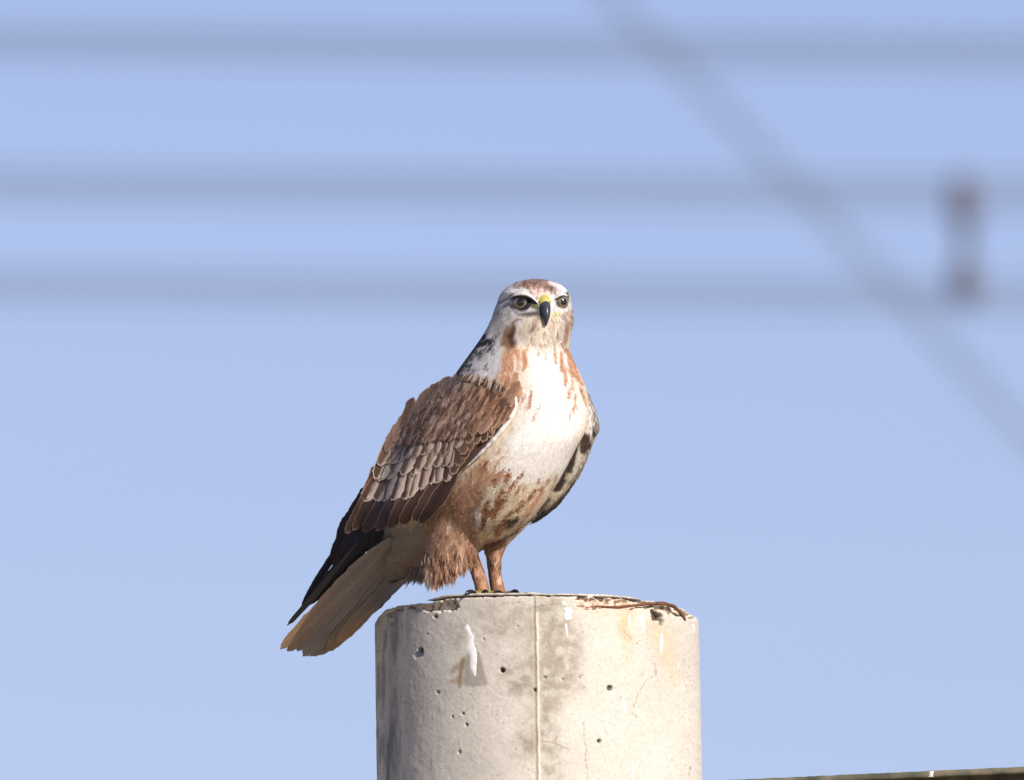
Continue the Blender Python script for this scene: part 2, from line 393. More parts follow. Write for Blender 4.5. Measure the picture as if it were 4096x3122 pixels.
for d in [Z6((668, 268, 18), (664, 320, 28), (672, 365, 22), (676, 395, 30), (682, 450, 34), (690, 500, 28), (698, 560, 26), (704, 610, 24), (708, 655, 16)),
          Z6((1290, 195, 34), (1300, 250, 30), (1285, 290, 22)), Z6((1280, 300, 10), (1285, 350, 8), (1290, 400, 5)),
          Z6((1680, 240, 9), (1682, 290, 7), (1680, 330, 4)), Z6((1755, 245, 9), (1765, 310, 11), (1772, 385, 6)),
          Z7((1885, 50, 10), (1885, 130, 11), (1880, 190, 6)), Z7((1640, 420, 6), (1648, 500, 10), (1655, 565, 6)),
          Z7((1700, 845, 5), (1702, 920, 9), (1700, 985, 9)), Z6((2078, 305, 10), (2085, 340, 7), (2086, 368, 4)), Z7((1985, 230, 5), (1988, 260, 5), (1990, 285, 3)),
          Z7((2020, 385, 5), (2022, 400, 5), (2022, 420, 3)), Z6((1440, 125, 22), (1430, 145, 16)), Z6((1260, 165, 20), (1270, 195, 24))]:
    dropping(d)
# thin flaking skin of mortar lying on the pole's top, a dark gap under its front edge
def flake(x0, x1, ztop, t0, seed, inset=4.0):
    n = 90; m = 5; V = []
    pxs = np.linspace(x0, x1, n); dx = (pxs-2146)/647
    th = np.arcsin(np.clip(dx, -.985, .985))
    e = np.minimum(1, np.minimum(np.linspace(0, 8, n), np.linspace(8, 0, n)))
    jag = (fbm(pxs/18, 0*pxs, seed, 3)-.5)*10
    lift = ztop+(fbm(pxs/90, 0*pxs, seed+3, 2)-.5)*5
    rows = []
    for rr_, zz in [(inset+60, lift), (inset+jag+4, lift+1.5), (inset+jag, lift-1), (inset+jag+1, lift-t0), (inset+70, lift-t0)]:
        r = PR-(rr_+0*th)*S
        rows.append(np.stack([PCX+r*np.sin(th), -r*np.cos(th), pole_top+(zz*e+0*th)*S], -1))
    rows = np.array(rows)
    return mesh_obj('flake', rows.reshape(-1, 3), grid_faces(5, n)[:, ::-1], M_CONC, pole_root)
flake(1705, 2215, 13, 7, 3, 2); flake(2200, 2570, 10, 6, 17, 6); flake(2120, 2420, 6, 4, 29, -1)
# rusty wire left in the rim
wp = Z6((1405, 205), (1480, 200), (1600, 205), (1700, 195), (1800, 182), (1900, 180), (1960, 200), (2000, 238), (2030, 285))
WV = []
for i, (x, y) in enumerate(wp):
    th, z = pole_th(x, y); WV.append(pole_pt(np.array(th), np.array(z), .0005))
WV = np.array(WV); tt = np.linspace(0, len(WV)-1, 50); WV = np.stack([np.interp(tt, range(len(WV)), WV[:, k]) for k in range(3)], -1)
v_, f_ = tube(WV, np.interp(tt, [0, 2, 7, 8], [.0006, .0016, .0022, .0013])*(0.8+.4*vnoise2(tt*3, 0*tt, 3)), 8); mesh_obj('wire', v_, f_, M_RUST, pole_root)

# ------------------------------------------------------------------ weathered steel crossarm at lower right
arm_root = bpy.data.objects.new('crossarm', None); COL.objects.link(arm_root)
setprops(arm_root, 'lichen-stained dark crossarm rising to the right beside the concrete pole', 'crossarm')
am, an, al, ab = new_mat('mossy_steel')
tc = an.new('ShaderNodeTexCoord'); n1 = an.new('ShaderNodeTexNoise'); n1.inputs['Scale'].default_value = 38; n1.inputs['Detail'].default_value = 8
al.new(tc.outputs['Object'], n1.inputs['Vector']); cr = an.new('ShaderNodeValToRGB'); e = cr.color_ramp.elements
e[0].position = .32; e[0].color = (0.035, 0.035, 0.02, 1); e[1].position = .72; e[1].color = (0.21, 0.16, 0.10, 1)
e2 = cr.color_ramp.elements.new(.52); e2.color = (0.10, 0.10, 0.065, 1)
al.new(n1.outputs[0], cr.inputs[0]); al.new(cr.outputs[0], ab.inputs['Base Color']); ab.inputs['Roughness'].default_value = .85
n = 160; tt = np.linspace(0, 1, n); axp = 2700+2600*tt; top_y = 3131-(axp-2700)*.0452
prof = [(0, 0), (-70, 0), (-74, 6), (-74, 20), (-70, 26), (-12, 30), (-10, 110), (-70, 116), (-74, 124), (-70, 136), (0, 138)]   # steel channel: flange, recessed web, flange
rows_ = []
for k, (dd, dy) in enumerate(prof):
    wob = (fbm(tt*70, 0*tt+k*3.3, 5, 3)-.5)*(5 if k < 5 else 2)
    rows_.append(P(axp, top_y+dy+wob, -480-60*tt+dd))
mesh_obj('beam', np.concatenate(rows_), grid_faces(len(prof), n, False)[:, ::-1], am, arm_root, smooth=False)
v_, f_ = tube([[PCX+.10, -.13, float(P(2700, 3300, -480)[2])], [PCX+.21, -.135, float(P(2760, 3300, -480)[2])]], .022, 16); mesh_obj('bolt', v_, f_, M_RUST, arm_root)
for x, w in [(3728, 11)]:
    V = []
    for i in range(9):
        for j in range(9):
            u = -1+2*j/8; v = i/8; ed = max(0, (1-u*u)*(1-(2*v-1)**2)); wv = w*(.6+.5*vnoise2(np.array(v*4.), np.array(x*.1), 3))
            yy = 3131-(x-2700)*.0452+2+v*22; V.append(P(x+u*wv-v*5, yy, -480-60*(x-2700)/2600-73-ed*5))
    mesh_obj('dropping', np.array(V), grid_faces(9, 9), M_WHITE, arm_root)

# ------------------------------------------------------------------ far wires
M_WIRE = simple_mat('aluminium_conductor', (0.13, 0.14, 0.18), .6, .4, .1, 5)
def wire(label, pts, dist, rad, group='power lines behind the bird', extend=True):
    pts = np.array(pts, float); t = np.linspace(0, 1, 60)
    co = np.polyfit(pts[:, 0], pts[:, 1], 2 if len(pts) > 2 else 1)
    x0, x1 = pts[0, 0], pts[-1, 0]; ext = (x1-x0)*1.5
    xs = np.linspace(x0-ext, x1+ext, 80)
    ys = np.where((xs >= x0) & (xs <= x1), np.polyval(co, xs), np.where(xs < x0, np.polyval(co, x0)+np.polyval(np.polyder(co), x0)*(xs-x0), np.polyval(co, x1)+np.polyval(np.polyder(co), x1)*(xs-x1)))
    w = P(xs, ys, np.full(xs.shape, dist/S))
    root = bpy.data.objects.new('power_line', None); COL.objects.link(root); root.location = w[40].tolist()
    for dz, k in ((-.048, .46), (0, .62), (.042, .50)):
        v_, f_ = tube(w+np.array([0, dz*.5, dz]), rad*k, 10); mesh_obj('conductor', v_, f_, M_WIRE, root)
    return setprops(root, label, 'power line', group)
wire('uppermost blurred horizontal power line across the top of the sky', [(0, 165), (1400, 185), (2700, 198), (4096, 208)], 45, .0135)
wire('middle blurred horizontal power line, between the uppermost and lowest ones', [(0, 738), (1400, 750), (2700, 763), (4096, 775)], 45, .0130)
wire('lowest blurred horizontal power line, passing behind the head of the bird', [(0, 1142), (1400, 1160), (2700, 1176), (4096, 1190)], 45, .0125)
wire('blurred diagonal power line slanting from top centre down to the right edge', [(2430, -20), (2657, 204), (3047, 615), (3530, 1110), (4096, 1735)], 52, .0100)
# ------------------------------------------------------------------ insulator between two of the wires
ins = bpy.data.objects.new('insulator', None); COL.objects.link(ins)
it = P(3856, 690, 45/S); ib = P(3862, 1225, 45/S); ins.location = ib.tolist()
setprops(ins, 'small blurred dark upright insulator hung between two power lines at far right', 'insulator')
M_INS = simple_mat('brown_porcelain', (0.08, 0.07, 0.09), .35, .5, .15, 30)
M_CAP = simple_mat('dull_cap', (0.10, 0.10, 0.13), .6, .5, .15, 30)
def at_t(t): return ib+(it-ib)*t
v_, f_ = tube([at_t(.04), at_t(.96)], .019, 14); mesh_obj('rod', v_, f_, M_CAP, ins)
def lathe(prof, name, mat):
    pts = np.array([at_t(t) for t, r in prof]); rr_ = [r for t, r in prof]
    v_, f_ = tube(pts, rr_, 20); return mesh_obj(name, v_, f_, mat, ins)
lathe([(.99, .012), (.97, .034), (.86, .044), (.75, .050), (.64, .046), (.57, .02)], 'cap', M_CAP)
lathe([(.36, .02), (.30, .040), (.20, .050), (.11, .052), (.05, .046), (.01, .02)], 'cap', M_CAP)
for t in (.40, .46, .52): lathe([(t-.018, .014), (t, .030), (t+.018, .014)], 'shed', M_INS)
# ------------------------------------------------------------------ the buzzard
FX, FD = 0.8, -0.6          # facing: to the right and towards the camera (x, depth)
LX, LD = 0.6, 0.8           # the bird's own left
AX0, AD0 = 1960.0, -465.0   # a point of the body's middle plane
def axis_depth(px): return AD0 - 0.75*(np.asarray(px, float)-AX0)

bird = bpy.data.objects.new('buzzard', None); COL.objects.link(bird)
bird.location = P(1960, 2394, -470).tolist()
setprops(bird, 'pale-headed buzzard with rufous-streaked white breast and brown wings standing on the concrete pole', 'bird of prey')

# body of rings: left and right edge in the photo, half thickness b, depth of the middle
rings = [ # Lx, Ly, Rx, Ry, b, depth
 (2110, 1121, 2180, 1119, 45, -575), (2052, 1138, 2236, 1136, 100, -578), (2010, 1172, 2266, 1164, 132, -580), (1994, 1208, 2280, 1200, 142, -582),
 (1980, 1246, 2287, 1246, 150, -582), (1966, 1286, 2290, 1290, 158, -580), (1940, 1336, 2280, 1345, 164, -572), (1905, 1388, 2274, 1398, 172, -566),
 (1858, 1450, 2292, 1455, 186, -565), (1802, 1518, 2322, 1520, 206, -566), (1730, 1596, 2342, 1580, 224, -568), (1664, 1684, 2348, 1670, 238, -562),
 (1606, 1790, 2332, 1735, 246, -558), (1568, 1880, 2292, 1812, 244, -544), (1540, 1956, 2242, 1908, 230, -520), (1515, 2020, 2180, 2008, 205, -486),
 (1500, 2075, 2092, 2110, 175, -436), (1490, 2130, 1960, 2190, 140, -360), (1478, 2180, 1800, 2250, 110, None), (1440, 2225, 1700, 2292, 85, -160), (1405, 2268, 1610, 2318, 60, -75), (1375, 2310, 1520, 2350, 30, 40)]
def ring_pts(r, seg=56):
    lx, ly, rx, ry, b, dc = r
    cx, cy = (lx+rx)/2, (ly+ry)/2; w = (rx-lx)/2
    if dc is None: dc = float(axis_depth(cx))
    b = min(b, w/0.62); a = math.sqrt(max(w*w-(LX*b)**2, 1))/FX
    th = np.linspace(0, 2*np.pi, seg, endpoint=False)
    ex = 0.92
    ca = np.sign(np.cos(th))*np.abs(np.cos(th))**ex; sa = np.sign(np.sin(th))*np.abs(np.sin(th))**ex
    x = cx+a*ca*FX+b*sa*LX; d = dc+a*ca*FD+b*sa*LD
    y = cy+(ry-ly)/(rx-lx)*(x-cx)
    y = y+0.1145*(d-dc)*0.8
    return P(x, y, d)
def loft(rows, cap=True):
    n = len(rows); m = len(rows[0]); V = np.concatenate(rows); F = [tuple(f) for f in grid_faces(n, m, True)]
    if cap:
        V = np.concatenate([V, rows[0].mean(0)[None], rows[-1].mean(0)[None]]); k = n*m
        F += [(k, (j+1) % m, j) for j in range(m)] + [(k+1, (n-1)*m+j, (n-1)*m+(j+1) % m) for j in range(m)]
    return V, F
# smooth the ring table by cubic resampling
def resample(tab, n):
    tab = np.array(tab, float); t = np.arange(len(tab)); tt = np.linspace(0, len(tab)-1, n); out = []
    for k in range(tab.shape[1]):
        y = tab[:, k]; m = np.gradient(y); i = np.clip(np.floor(tt).astype(int), 0, len(tab)-2); u = tt-i
        h00 = 2*u**3-3*u**2+1; h10 = u**3-2*u**2+u; h01 = -2*u**3+3*u**2; h11 = u**3-u**2
        out.append(h00*y[i]+h10*m[i]+h01*y[i+1]+h11*m[i+1])
    return np.stack(out, -1)
tab = [(lx, ly, rx, ry, b, float(axis_depth((lx+rx)/2)) if d is None else d) for lx, ly, rx, ry, b, d in rings]
tab = resample(tab, 70)
wing_V, wing_F = loft([ring_pts(tuple(r)) for r in tab])      # outline with the wings on; the body itself is slimmer on the back
tabb = tab.copy(); tabb[:, 0] += 62*np.exp(-((tabb[:, 1]-1880)/300)**4); tabb[:, 1] += 20*np.exp(-((tabb[:, 1]-1880)/300)**4)
shapes = [loft([ring_pts(tuple(r)) for r in tabb])]
def leg(rows, seg=24):
    rows = resample(rows, len(rows)*4)
    out = []
    for lx, rx, y, b, d in rows:
        th = np.linspace(0, 2*np.pi, seg, endpoint=False); cx = (lx+rx)/2; w = (rx-lx)/2
        out.append(P(cx+w*np.cos(th), y+0*th, d+b*np.sin(th)))
    return loft(out)
# thighs and shanks: left, right, height, half thickness, depth
shapes.append(leg([(1800, 1970, 1890, 95, -600), (1762, 1966, 1950, 110, -582), (1728, 1950, 2030, 115, -552), (1706, 1934, 2100, 112, -525), (1698, 1916, 2170, 102, -504), (1704, 1908, 2235, 84, -496), (1728, 1886, 2262, 56, -496), (1752, 1852, 2286, 28, -496)]))
shapes.append(leg([(1850, 1908, 2160, 34, -500), (1862, 1912, 2220, 32, -500), (1872, 1926, 2255, 29, -502), (1884, 1943, 2300, 27, -504), (1896, 1954, 2340, 27, -505), (1902, 1962, 2372, 29, -506), (1900, 1966, 2394, 31, -508)]))
shapes.append(leg([(1920, 2140, 2060, 120, -420), (1926, 2090, 2120, 95, -425), (1934, 2030, 2180, 60, -432), (1946, 2008, 2225, 42, -438), (1950, 2003, 2265, 32, -440), (1954, 2008, 2310, 29, -440), (1960, 2018, 2350, 29, -442), (1962, 2026, 2380, 31, -445), (1962, 2028, 2402, 32, -446)]))
# brow ridges over the eyes
HC = (2140.0, 1265.0, -580.0); HY = math.radians(15)
def head(u, f, v):
    """head space: u to the photo's right, f forwards, v up (photo pixels) -> world"""
    u = np.asarray(u, float); f = np.asarray(f, float); v = np.asarray(v, float)
    x = HC[0]+u*math.cos(HY)+f*math.sin(HY); d = HC[2]+u*math.sin(HY)-f*math.cos(HY)
    return P(x, HC[1]-v+0*x, d)
def blob(c, r, axis_fn, seg=16):
    th = np.linspace(0, np.pi, seg); ph = np.linspace(0, 2*np.pi, seg, endpoint=False)
    rows = []
    for t in th:
        rows.append(axis_fn(c[0]+r[0]*np.sin(t)*np.cos(ph), c[1]+r[1]*np.sin(t)*np.sin(ph), c[2]+r[2]*np.cos(t)+0*ph))
    return loft(rows, cap=False)
for sgn in (-1, 1):
    rows = []
    for t in np.linspace(0, 1, 12):
        ang = math.radians(18+62*t)*sgn
        rr_ = (130 if sgn < 0 else 122)+4*math.sin(math.pi*t); w = (15 if sgn < 0 else 12)*math.sin(math.pi*(0.12+0.8*t))+4
        c = (rr_*math.sin(ang), rr_*math.cos(ang), 86+8*t-6*t*t)
        ph = np.linspace(0, 2*np.pi, 12, endpoint=False)
        rows.append(head(c[0]+w*np.cos(ph)*math.sin(ang), c[1]+w*np.cos(ph)*math.cos(ang), c[2]+w*0.8*np.sin(ph)))
    shapes.append(loft(rows))
shapes.append(blob((0, 92, -18), (62, 50, 52), head))        # muzzle base
shapes.append(blob((-62, 84, -48), (48, 48, 46), head))      # cheeks
shapes.append(blob((66, 78, -48), (46, 48, 46), head))
VV = []; FF = []; o_ = 0
for v_, f_ in shapes:
    VV.append(v_); FF += [tuple(i+o_ for i in f) for f in f_]; o_ += len(v_)
tmp = mesh_obj('body_tmp', np.concatenate(VV), FF, M_BODY)
rm = tmp.modifiers.new('remesh', 'REMESH'); rm.mode = 'VOXEL'; rm.voxel_size = 0.0017; rm.use_smooth_shade = True
sm = tmp.modifiers.new('smooth', 'SMOOTH'); sm.factor = 0.5; sm.iterations = 6
dg = bpy.context.evaluated_depsgraph_get(); ev = tmp.evaluated_get(dg)
me = bpy.data.meshes.new_from_object(ev)
bpy.data.objects.remove(tmp)
nV = len(me.vertices); BV = np.zeros(nV*3, np.float32); me.vertices.foreach_get('co', BV); BV = BV.reshape(-1, 3).astype(float)
BN = np.zeros(nV*3, np.float32); me.vertices.foreach_get('normal', BN); BN = BN.reshape(-1, 3).astype(float)
BFl = [tuple(p.vertices) for p in me.polygons]
bvh = BVHTree.FromPolygons([Vector(v) for v in wing_V.tolist()], wing_F)
CAMV = Vector((0, -DIST, CAMZ))
def facing(p, n):
    v = np.array([0, -DIST, CAMZ])-p; v /= np.linalg.norm(v, axis=-1)[..., None]
    return (v*n).sum(-1)

# ---- markings, traced as strokes and patches over the plumage
Z1 = lambda *p: zc((1850, 1070), 0.2976, p)
Z2 = lambda *p: zc((1700, 1400), 0.35714, p)
Z3 = lambda *p: zc((1350, 1700), 0.36298, p)
Z4 = lambda *p: zc((1650, 1900), 0.36298, p)
Z5 = lambda *p: zc((1050, 2150), 0.34029, p)
ZN = lambda *p: zc((1750, 1300), 0.2381, p)
WHITE = np.array([.85, .81, .75]); CREAM = np.array([.70, .60, .46]); RUF = lin(192, 138, 100); RUFD = lin(146, 90, 54)
BRN = lin(140, 98, 72); DRK = lin(66, 44, 30); BLK = np.array([.022, .022, .026]); GRY = lin(120, 118, 118)
OPS = []
def patch(poly, c, st=1, soft=14, warp=14): OPS.append(('p', poly, c, st, soft, warp))
def strk(pts, c, st=.9, soft=4, warp=5): OPS.append(('s', pts, c, st, soft, warp))
# body tone
patch([(1850, 1330), (2310, 1330), (2420, 1600), (2420, 1900), (2300, 2100), (2100, 2250), (1900, 2300), (1600, 2000), (1700, 1500)], CREAM, .55, 40)
patch([(2120, 1400), (2260, 1400), (2300, 1560), (2360, 1700), (2300, 1810), (2250, 1930), (2120, 1960), (1990, 1910), (2020, 1800), (2070, 1690), (2100, 1560)], WHITE, 1, 45, 30)
patch([(2190, 1930), (2260, 1900), (2200, 2010), (2080, 2150), (1920, 2240), (1900, 2150), (1950, 2050), (2050, 1980)], lin(224, 202, 168), .8, 50, 20)
# upper breast, left: a rufous bib
patch(Z2((740, 170), (880, 30), (1030, -30), (1070, 80), (1035, 230), (960, 270), (985, 400), (900, 400), (760, 300)), RUF, .95, 12)
strk(Z2((760, 290, 10), (960, 250, 8), (1060, 160, 6)), lin(240, 205, 165), .8)
strk(Z2((1010, 60, 14), (1010, 250, 18)), lin(250, 225, 205), .8)
for a in [((1100, 20, 14), (1125, 120, 20), (1110, 230, 14)), ((1015, 270, 24), (1005, 420, 26)), ((905, 320, 34), (910, 370, 30)), ((1065, 440, 24), (1020, 530, 34)), ((1195, 490, 12), (1180, 560, 18), (1150, 640, 8)),
          ((1110, 540, 6), (1050, 650, 8)), ((1282, 630, 4), (1215, 780, 7)), ((1170, 600, 8), (1130, 670, 8)), ((1520, 40, 14), (1530, 220, 20)), ((1558, 190, 14), (1572, 400, 18)), ((1600, 30, 18), (1650, 260, 34)),
          ((1650, 100, 16), (1710, 330, 24)), ((1640, 320, 8), (1655, 440, 12)), ((1625, 450, 14), (1588, 590, 10)), ((1682, 490, 10), (1672, 690, 9)), ((1735, 420, 12), (1765, 520, 14)), ((1765, 500, 10), (1800, 610, 7)),
          ((1725, 330, 14), (1765, 385, 18)), ((1440, 40, 8), (1460, 130, 10)), ((1632, 670, 4), (1620, 760, 4)), ((1360, 60, 3), (1350, 130, 5)), ((1270, 20, 3), (1265, 90, 4)), ((1050, 480, 12), (1000, 500, 14)),
          ((835, 1125, 6), (785, 1175, 9)), ((885, 1195, 9), (835, 1255, 8)), ((805, 1265, 8), (775, 1315, 10))]:
    strk(Z2(*[(q[0], q[1], q[2]*1.4) for q in a]), RUF*random.uniform(.75, 1.05), 1, 5, 5)
strk(Z2((1560, 60, 10), (1575, 180, 16)), WHITE, .9); strk(Z2((1610, 300, 8), (1610, 440, 10)), WHITE, .8)
# flank and belly
patch(Z2((540, 1260), (690, 1200), (745, 1310), (800, 1380), (960, 1380), (920, 1480), (770, 1500), (640, 1640), (420, 1720), (260, 1720), (400, 1520), (480, 1360)), RUF*.85, .85, 22, 30)
for a in [((945, 1385, 12), (900, 1490, 24)), ((1030, 1465, 12), (960, 1545, 20)), ((1105, 1365, 7), (1068, 1435, 10)), ((1282, 1445, 8), (1268, 1495, 12)), ((1335, 1515, 8), (1285, 1590, 14)), ((1415, 1435, 6), (1365, 1505, 8)),
          ((1445, 1505, 7), (1405, 1565, 9)), ((1235, 1580, 10), (1175, 1670, 18)), ((1075, 1525, 5), (1035, 1585, 7)), ((1485, 1395, 4), (1450, 1455, 7)), ((720, 1230, 10), (640, 1330, 26)), ((830, 1400, 14), (760, 1500, 26)), ((880, 1330, 6), (850, 1380, 10))]:
    strk(Z2(*[(q[0], q[1], q[2]*1.55) for q in a]), RUFD*random.uniform(.9, 1.2), 1, 5, 5)
for a, c in [(((1345, 180, 8), (1290, 260, 16)), RUFD), (((1250, 300, 8), (1140, 410, 16)), RUFD), (((1445, 125, 6), (1395, 195, 11)), RUFD), (((1010, 270, 20), (870, 440, 38)), RUFD*.8), (((1110, 405, 8), (1030, 480, 14)), RUFD*.7),
             (((1070, 450, 10), (910, 600, 20)), RUFD*.7), (((1165, 485, 18), (1045, 560, 30)), lin(52, 44, 26)), (((1310, 410, 6), (1170, 540, 11)), RUF*.8), (((1225, 590, 5), (1095, 710, 8)), RUFD), (((785, 400, 12), (760, 570, 30)), RUFD*.6),
             (((840, 290, 16), (785, 430, 32)), RUFD*.7), (((1440, 190, 10), (1270, 430, 22)), lin(210, 160, 126)), (((985, 160, 8), (955, 270, 14)), RUFD), (((940, 220, 6), (920, 300, 10)), RUFD), (((1040, 560, 12), (930, 650, 26)), RUF*.7),
             (((1180, 150, 6), (1140, 210, 9)), RUFD), (((1260, 120, 5), (1220, 180, 8)), RUFD), (((1060, 200, 8), (1010, 260, 10)), RUFD)]:
    strk(Z4(*[(q[0], q[1], q[2]*1.45) for q in a]), c, 1, 6, 5)
strk(Z4((960, 520, 16), (780, 690, 34)), lin(206, 178, 134), .8, 8); strk(Z4((930, 180, 10), (920, 280, 10)), CREAM, .8)
# thigh
patch(Z4((400, 150), (760, 110), (790, 250), (745, 400), (745, 560), (730, 760), (650, 900), (620, 1120), (400, 1200), (180, 1330), (130, 1100), (30, 900), (60, 600), (160, 400), (280, 300)), lin(168, 126, 100), .95, 20, 24)
for a, c in [(((715, 400, 10), (725, 480, 24), (722, 600, 10)), WHITE), (((565, 620, 10), (540, 900, 22)), lin(214, 176, 146)), (((690, 590, 14), (680, 780, 20)), lin(206, 164, 130)), (((530, 880, 14), (470, 1070, 26)), lin(218, 184, 156)),
             (((505, 120, 10), (478, 230, 18)), lin(214, 178, 146)), (((420, 850, 14), (390, 960, 20)), lin(206, 170, 140)), (((150, 840, 14), (165, 1000, 22)), RUFD*.7), (((285, 770, 14), (265, 910, 26)), RUFD*.75), (((475, 770, 8), (415, 850, 14)), RUFD*.8),
             (((600, 780, 8), (590, 870, 10)), RUFD), (((255, 990, 10), (238, 1100, 16)), RUFD), (((385, 690, 10), (325, 830, 20)), RUFD), (((500, 620, 8), (490, 700, 12)), RUFD), (((450, 960, 6), (440, 1040, 10)), RUFD),
             (((240, 1200, 60), (260, 1320, 50)), lin(222, 186, 168)), (((480, 1100, 40), (590, 1100, 34)), lin(216, 184, 160)), (((640, 930, 8), (630, 1080, 10)), lin(126, 80, 52)),
             (((600, 480, 10), (560, 560, 14)), lin(190, 136, 100)), (((330, 420, 14), (280, 560, 20)), lin(150, 96, 66)), (((640, 240, 20), (600, 360, 30)), RUF*.8)]:
    strk(Z4(*a), c, .85, 8, 12)
# shanks: pale highlights and dark edges painted in with the mottling
patch([(1866, 2215), (1930, 2215), (1975, 2400), (1890, 2400)], lin(160, 116, 88), 1, 8, 3)
patch([(1930, 2170), (2030, 2150), (2008, 2260), (2040, 2400), (1955, 2400), (1948, 2220)], lin(150, 108, 82), 1, 10, 4)
for a, c in [(((700, 1060, 16), (705, 1110, 24)), lin(214, 172, 140)), (((650, 960, 10), (690, 1030, 14)), lin(190, 142, 108)), (((950, 1120, 14), (955, 1190, 20)), lin(212, 170, 138)), (((950, 820, 14), (940, 960, 16)), lin(196, 150, 116)), (((640, 1150, 12), (690, 1260, 14)), lin(112, 74, 50)), (((880, 900, 12), (885, 1060, 12)), lin(116, 78, 56)), (((760, 1200, 12), (800, 1270, 16)), lin(196, 146, 100)), (((850, 1000, 10), (870, 1240, 10)), lin(104, 68, 46)), (((990, 1230, 14), (1000, 1270, 14)), lin(150, 102, 66))]:
    strk(Z4(*a), c, .85, 6, 6)
# under the tail root
patch([(1380, 2330), (1480, 2180), (1560, 2100), (1700, 2100), (1715, 2300), (1620, 2350), (1500, 2420)], lin(158, 147, 138), 1, 20, 10)
patch([(1560, 2230), (1700, 2190), (1700, 2310), (1600, 2330)], lin(168, 134, 112), .5, 30, 20)
# nape
patch([(1980, 1280), (1930, 1330), (1830, 1440), (1760, 1540), (1850, 1580), (1960, 1560), (2000, 1480), (2010, 1380)], np.array([.66, .64, .62]), 1, 16, 10)
for a in [((770, 190, 24), (745, 220, 30)), ((870, 265, 20), (680, 345, 36)), ((650, 365, 24), (555, 485, 30)), ((565, 465, 20), (470, 600, 30)), ((595, 570, 14), (580, 590, 18)), ((450, 600, 24), (330, 800, 40)), ((570, 685, 10), (370, 770, 26)), ((330, 790, 20), (250, 880, 16))]:
    strk(ZN(*[(q[0], q[1], q[2]*1.5) for q in a]), lin(30, 29, 33), 1, 3, 6)
strk(ZN((835, 375, 10), (690, 525, 24)), lin(84, 70, 56), .9, 5, 6)
for a in [((740, 735, 4), (470, 785, 9)), ((690, 790, 4), (420, 870, 9)), ((610, 850, 4), (340, 940, 9)), ((570, 945, 5), (290, 1020, 10)), ((905, 335, 5), (850, 445, 10)), ((965, 395, 4), (900, 475, 8)), ((1005, 425, 4), (955, 485, 8)), ((930, 260, 4), (880, 330, 8)), ((860, 640, 8), (800, 700, 12))]:
    strk(ZN(*[(q[0], q[1], q[2]*1.35) for q in a]), lin(84, 68, 60), .95, 3, 4)
strk(ZN((860, 725, 14), (780, 735, 16)), lin(80, 84, 92), .8); strk(ZN((820, 800, 50), (760, 920, 60)), np.array([.74, .74, .74]), .85, 14)
strk(ZN((965, 940, 18), (860, 975, 14)), BLK*1.5, .9); strk(ZN((600, 965, 18), (490, 1005, 12)), DRK, .9); strk(ZN((1000, 900, 20), (1045, 1015, 18)), lin(112, 92, 60), .8)
strk(ZN((780, 520, 40), (800, 560, 30)), lin(150, 142, 110), .5, 14)
rs = random.Random(5)
for i in range(60):
    t = rs.random(); x = 1985-t*175+rs.uniform(-34, 26); y = 1330+t*180+rs.uniform(-8, 26); L = rs.uniform(12, 30); w = rs.uniform(1.6, 4.2)
    strk([(x, y, w*.5), (x-.55*L, y+.83*L, w)], lin(62, 54, 52) if rs.random() < .6 else lin(34, 32, 36), .95, 2.5, 3)
# head
patch(Z1((700, 120), (1000, 100), (1350, 150), (1540, 700), (1420, 1000), (900, 1060), (480, 1000), (400, 640), (500, 400)), np.array([.56, .53, .50]), 1, 12, 6)
patch(Z1((860, 640), (1250, 640), (1360, 800), (1340, 1000), (1150, 1060), (860, 1060), (760, 900)), lin(198, 184, 164), .9, 16, 10)
patch(Z1((690, 250), (780, 160), (1000, 100), (1230, 130), (1300, 220), (1230, 350), (1100, 330), (930, 300), (800, 270)), lin(140, 108, 92), .92, 8, 18)
patch(Z1((820, 290), (930, 270), (1100, 310), (1240, 330), (1190, 390), (1100, 400), (1000, 440), (900, 380)), lin(204, 176, 162), .8, 10, 8)
for a in [((905, 300, 7), (935, 355, 9)), ((1030, 280, 6), (1015, 330, 8)), ((1105, 270, 8), (1110, 335, 9)), ((1190, 260, 8), (1195, 355, 10)), ((1160, 260, 6), (1150, 300, 6)), ((950, 225, 6), (965, 265, 8)), ((1250, 305, 8), (1240, 365, 9)), ((850, 190, 6), (830, 240, 8)), ((1010, 370, 4), (1000, 410, 4)), ((880, 250, 5), (885, 280, 6))]:
    strk(Z1(*a), lin(74, 52, 44), .95, 3, 4)
rs = random.Random(9)
for i in range(120):      # fine streaks over crown, cheeks and throat
    x, y, dx, dy, c_ = rs.choice([(rs.uniform(780, 1230), rs.uniform(140, 300), rs.uniform(-8, 8), 34, lin(86, 62, 54)), (rs.uniform(480, 680), rs.uniform(560, 900), -30, 50, lin(150, 140, 134)), (rs.uniform(860, 1330), rs.uniform(760, 1040), rs.uniform(-8, 8), 50, lin(142, 120, 96)), (rs.uniform(1360, 1480), rs.uniform(560, 800), 16, 44, lin(150, 116, 94))])
    strk(Z1((x, y, 3), (x+dx, y+dy, 7)), c_*rs.uniform(.7, 1.1), .8, 2.2, 2)
strk(Z1((760, 170, 14), (690, 240, 10)), lin(90, 84, 86), .8); strk(Z1((1150, 150, 12), (1200, 160, 10)), lin(100, 72, 64), .7)
strk(Z1((520, 420, 24), (680, 330, 40), (860, 310, 26)), np.array([.72, .70, .68]), .85, 10); strk(Z1((1180, 200, 18), (1330, 260, 34), (1400, 340, 20)), WHITE, .9, 10)
strk(Z1((490, 485, 12), (600, 440, 16), (700, 420, 14)), lin(78, 74, 70), .85, 5); strk(Z1((600, 490, 8), (690, 520, 10)), GRY, .7)
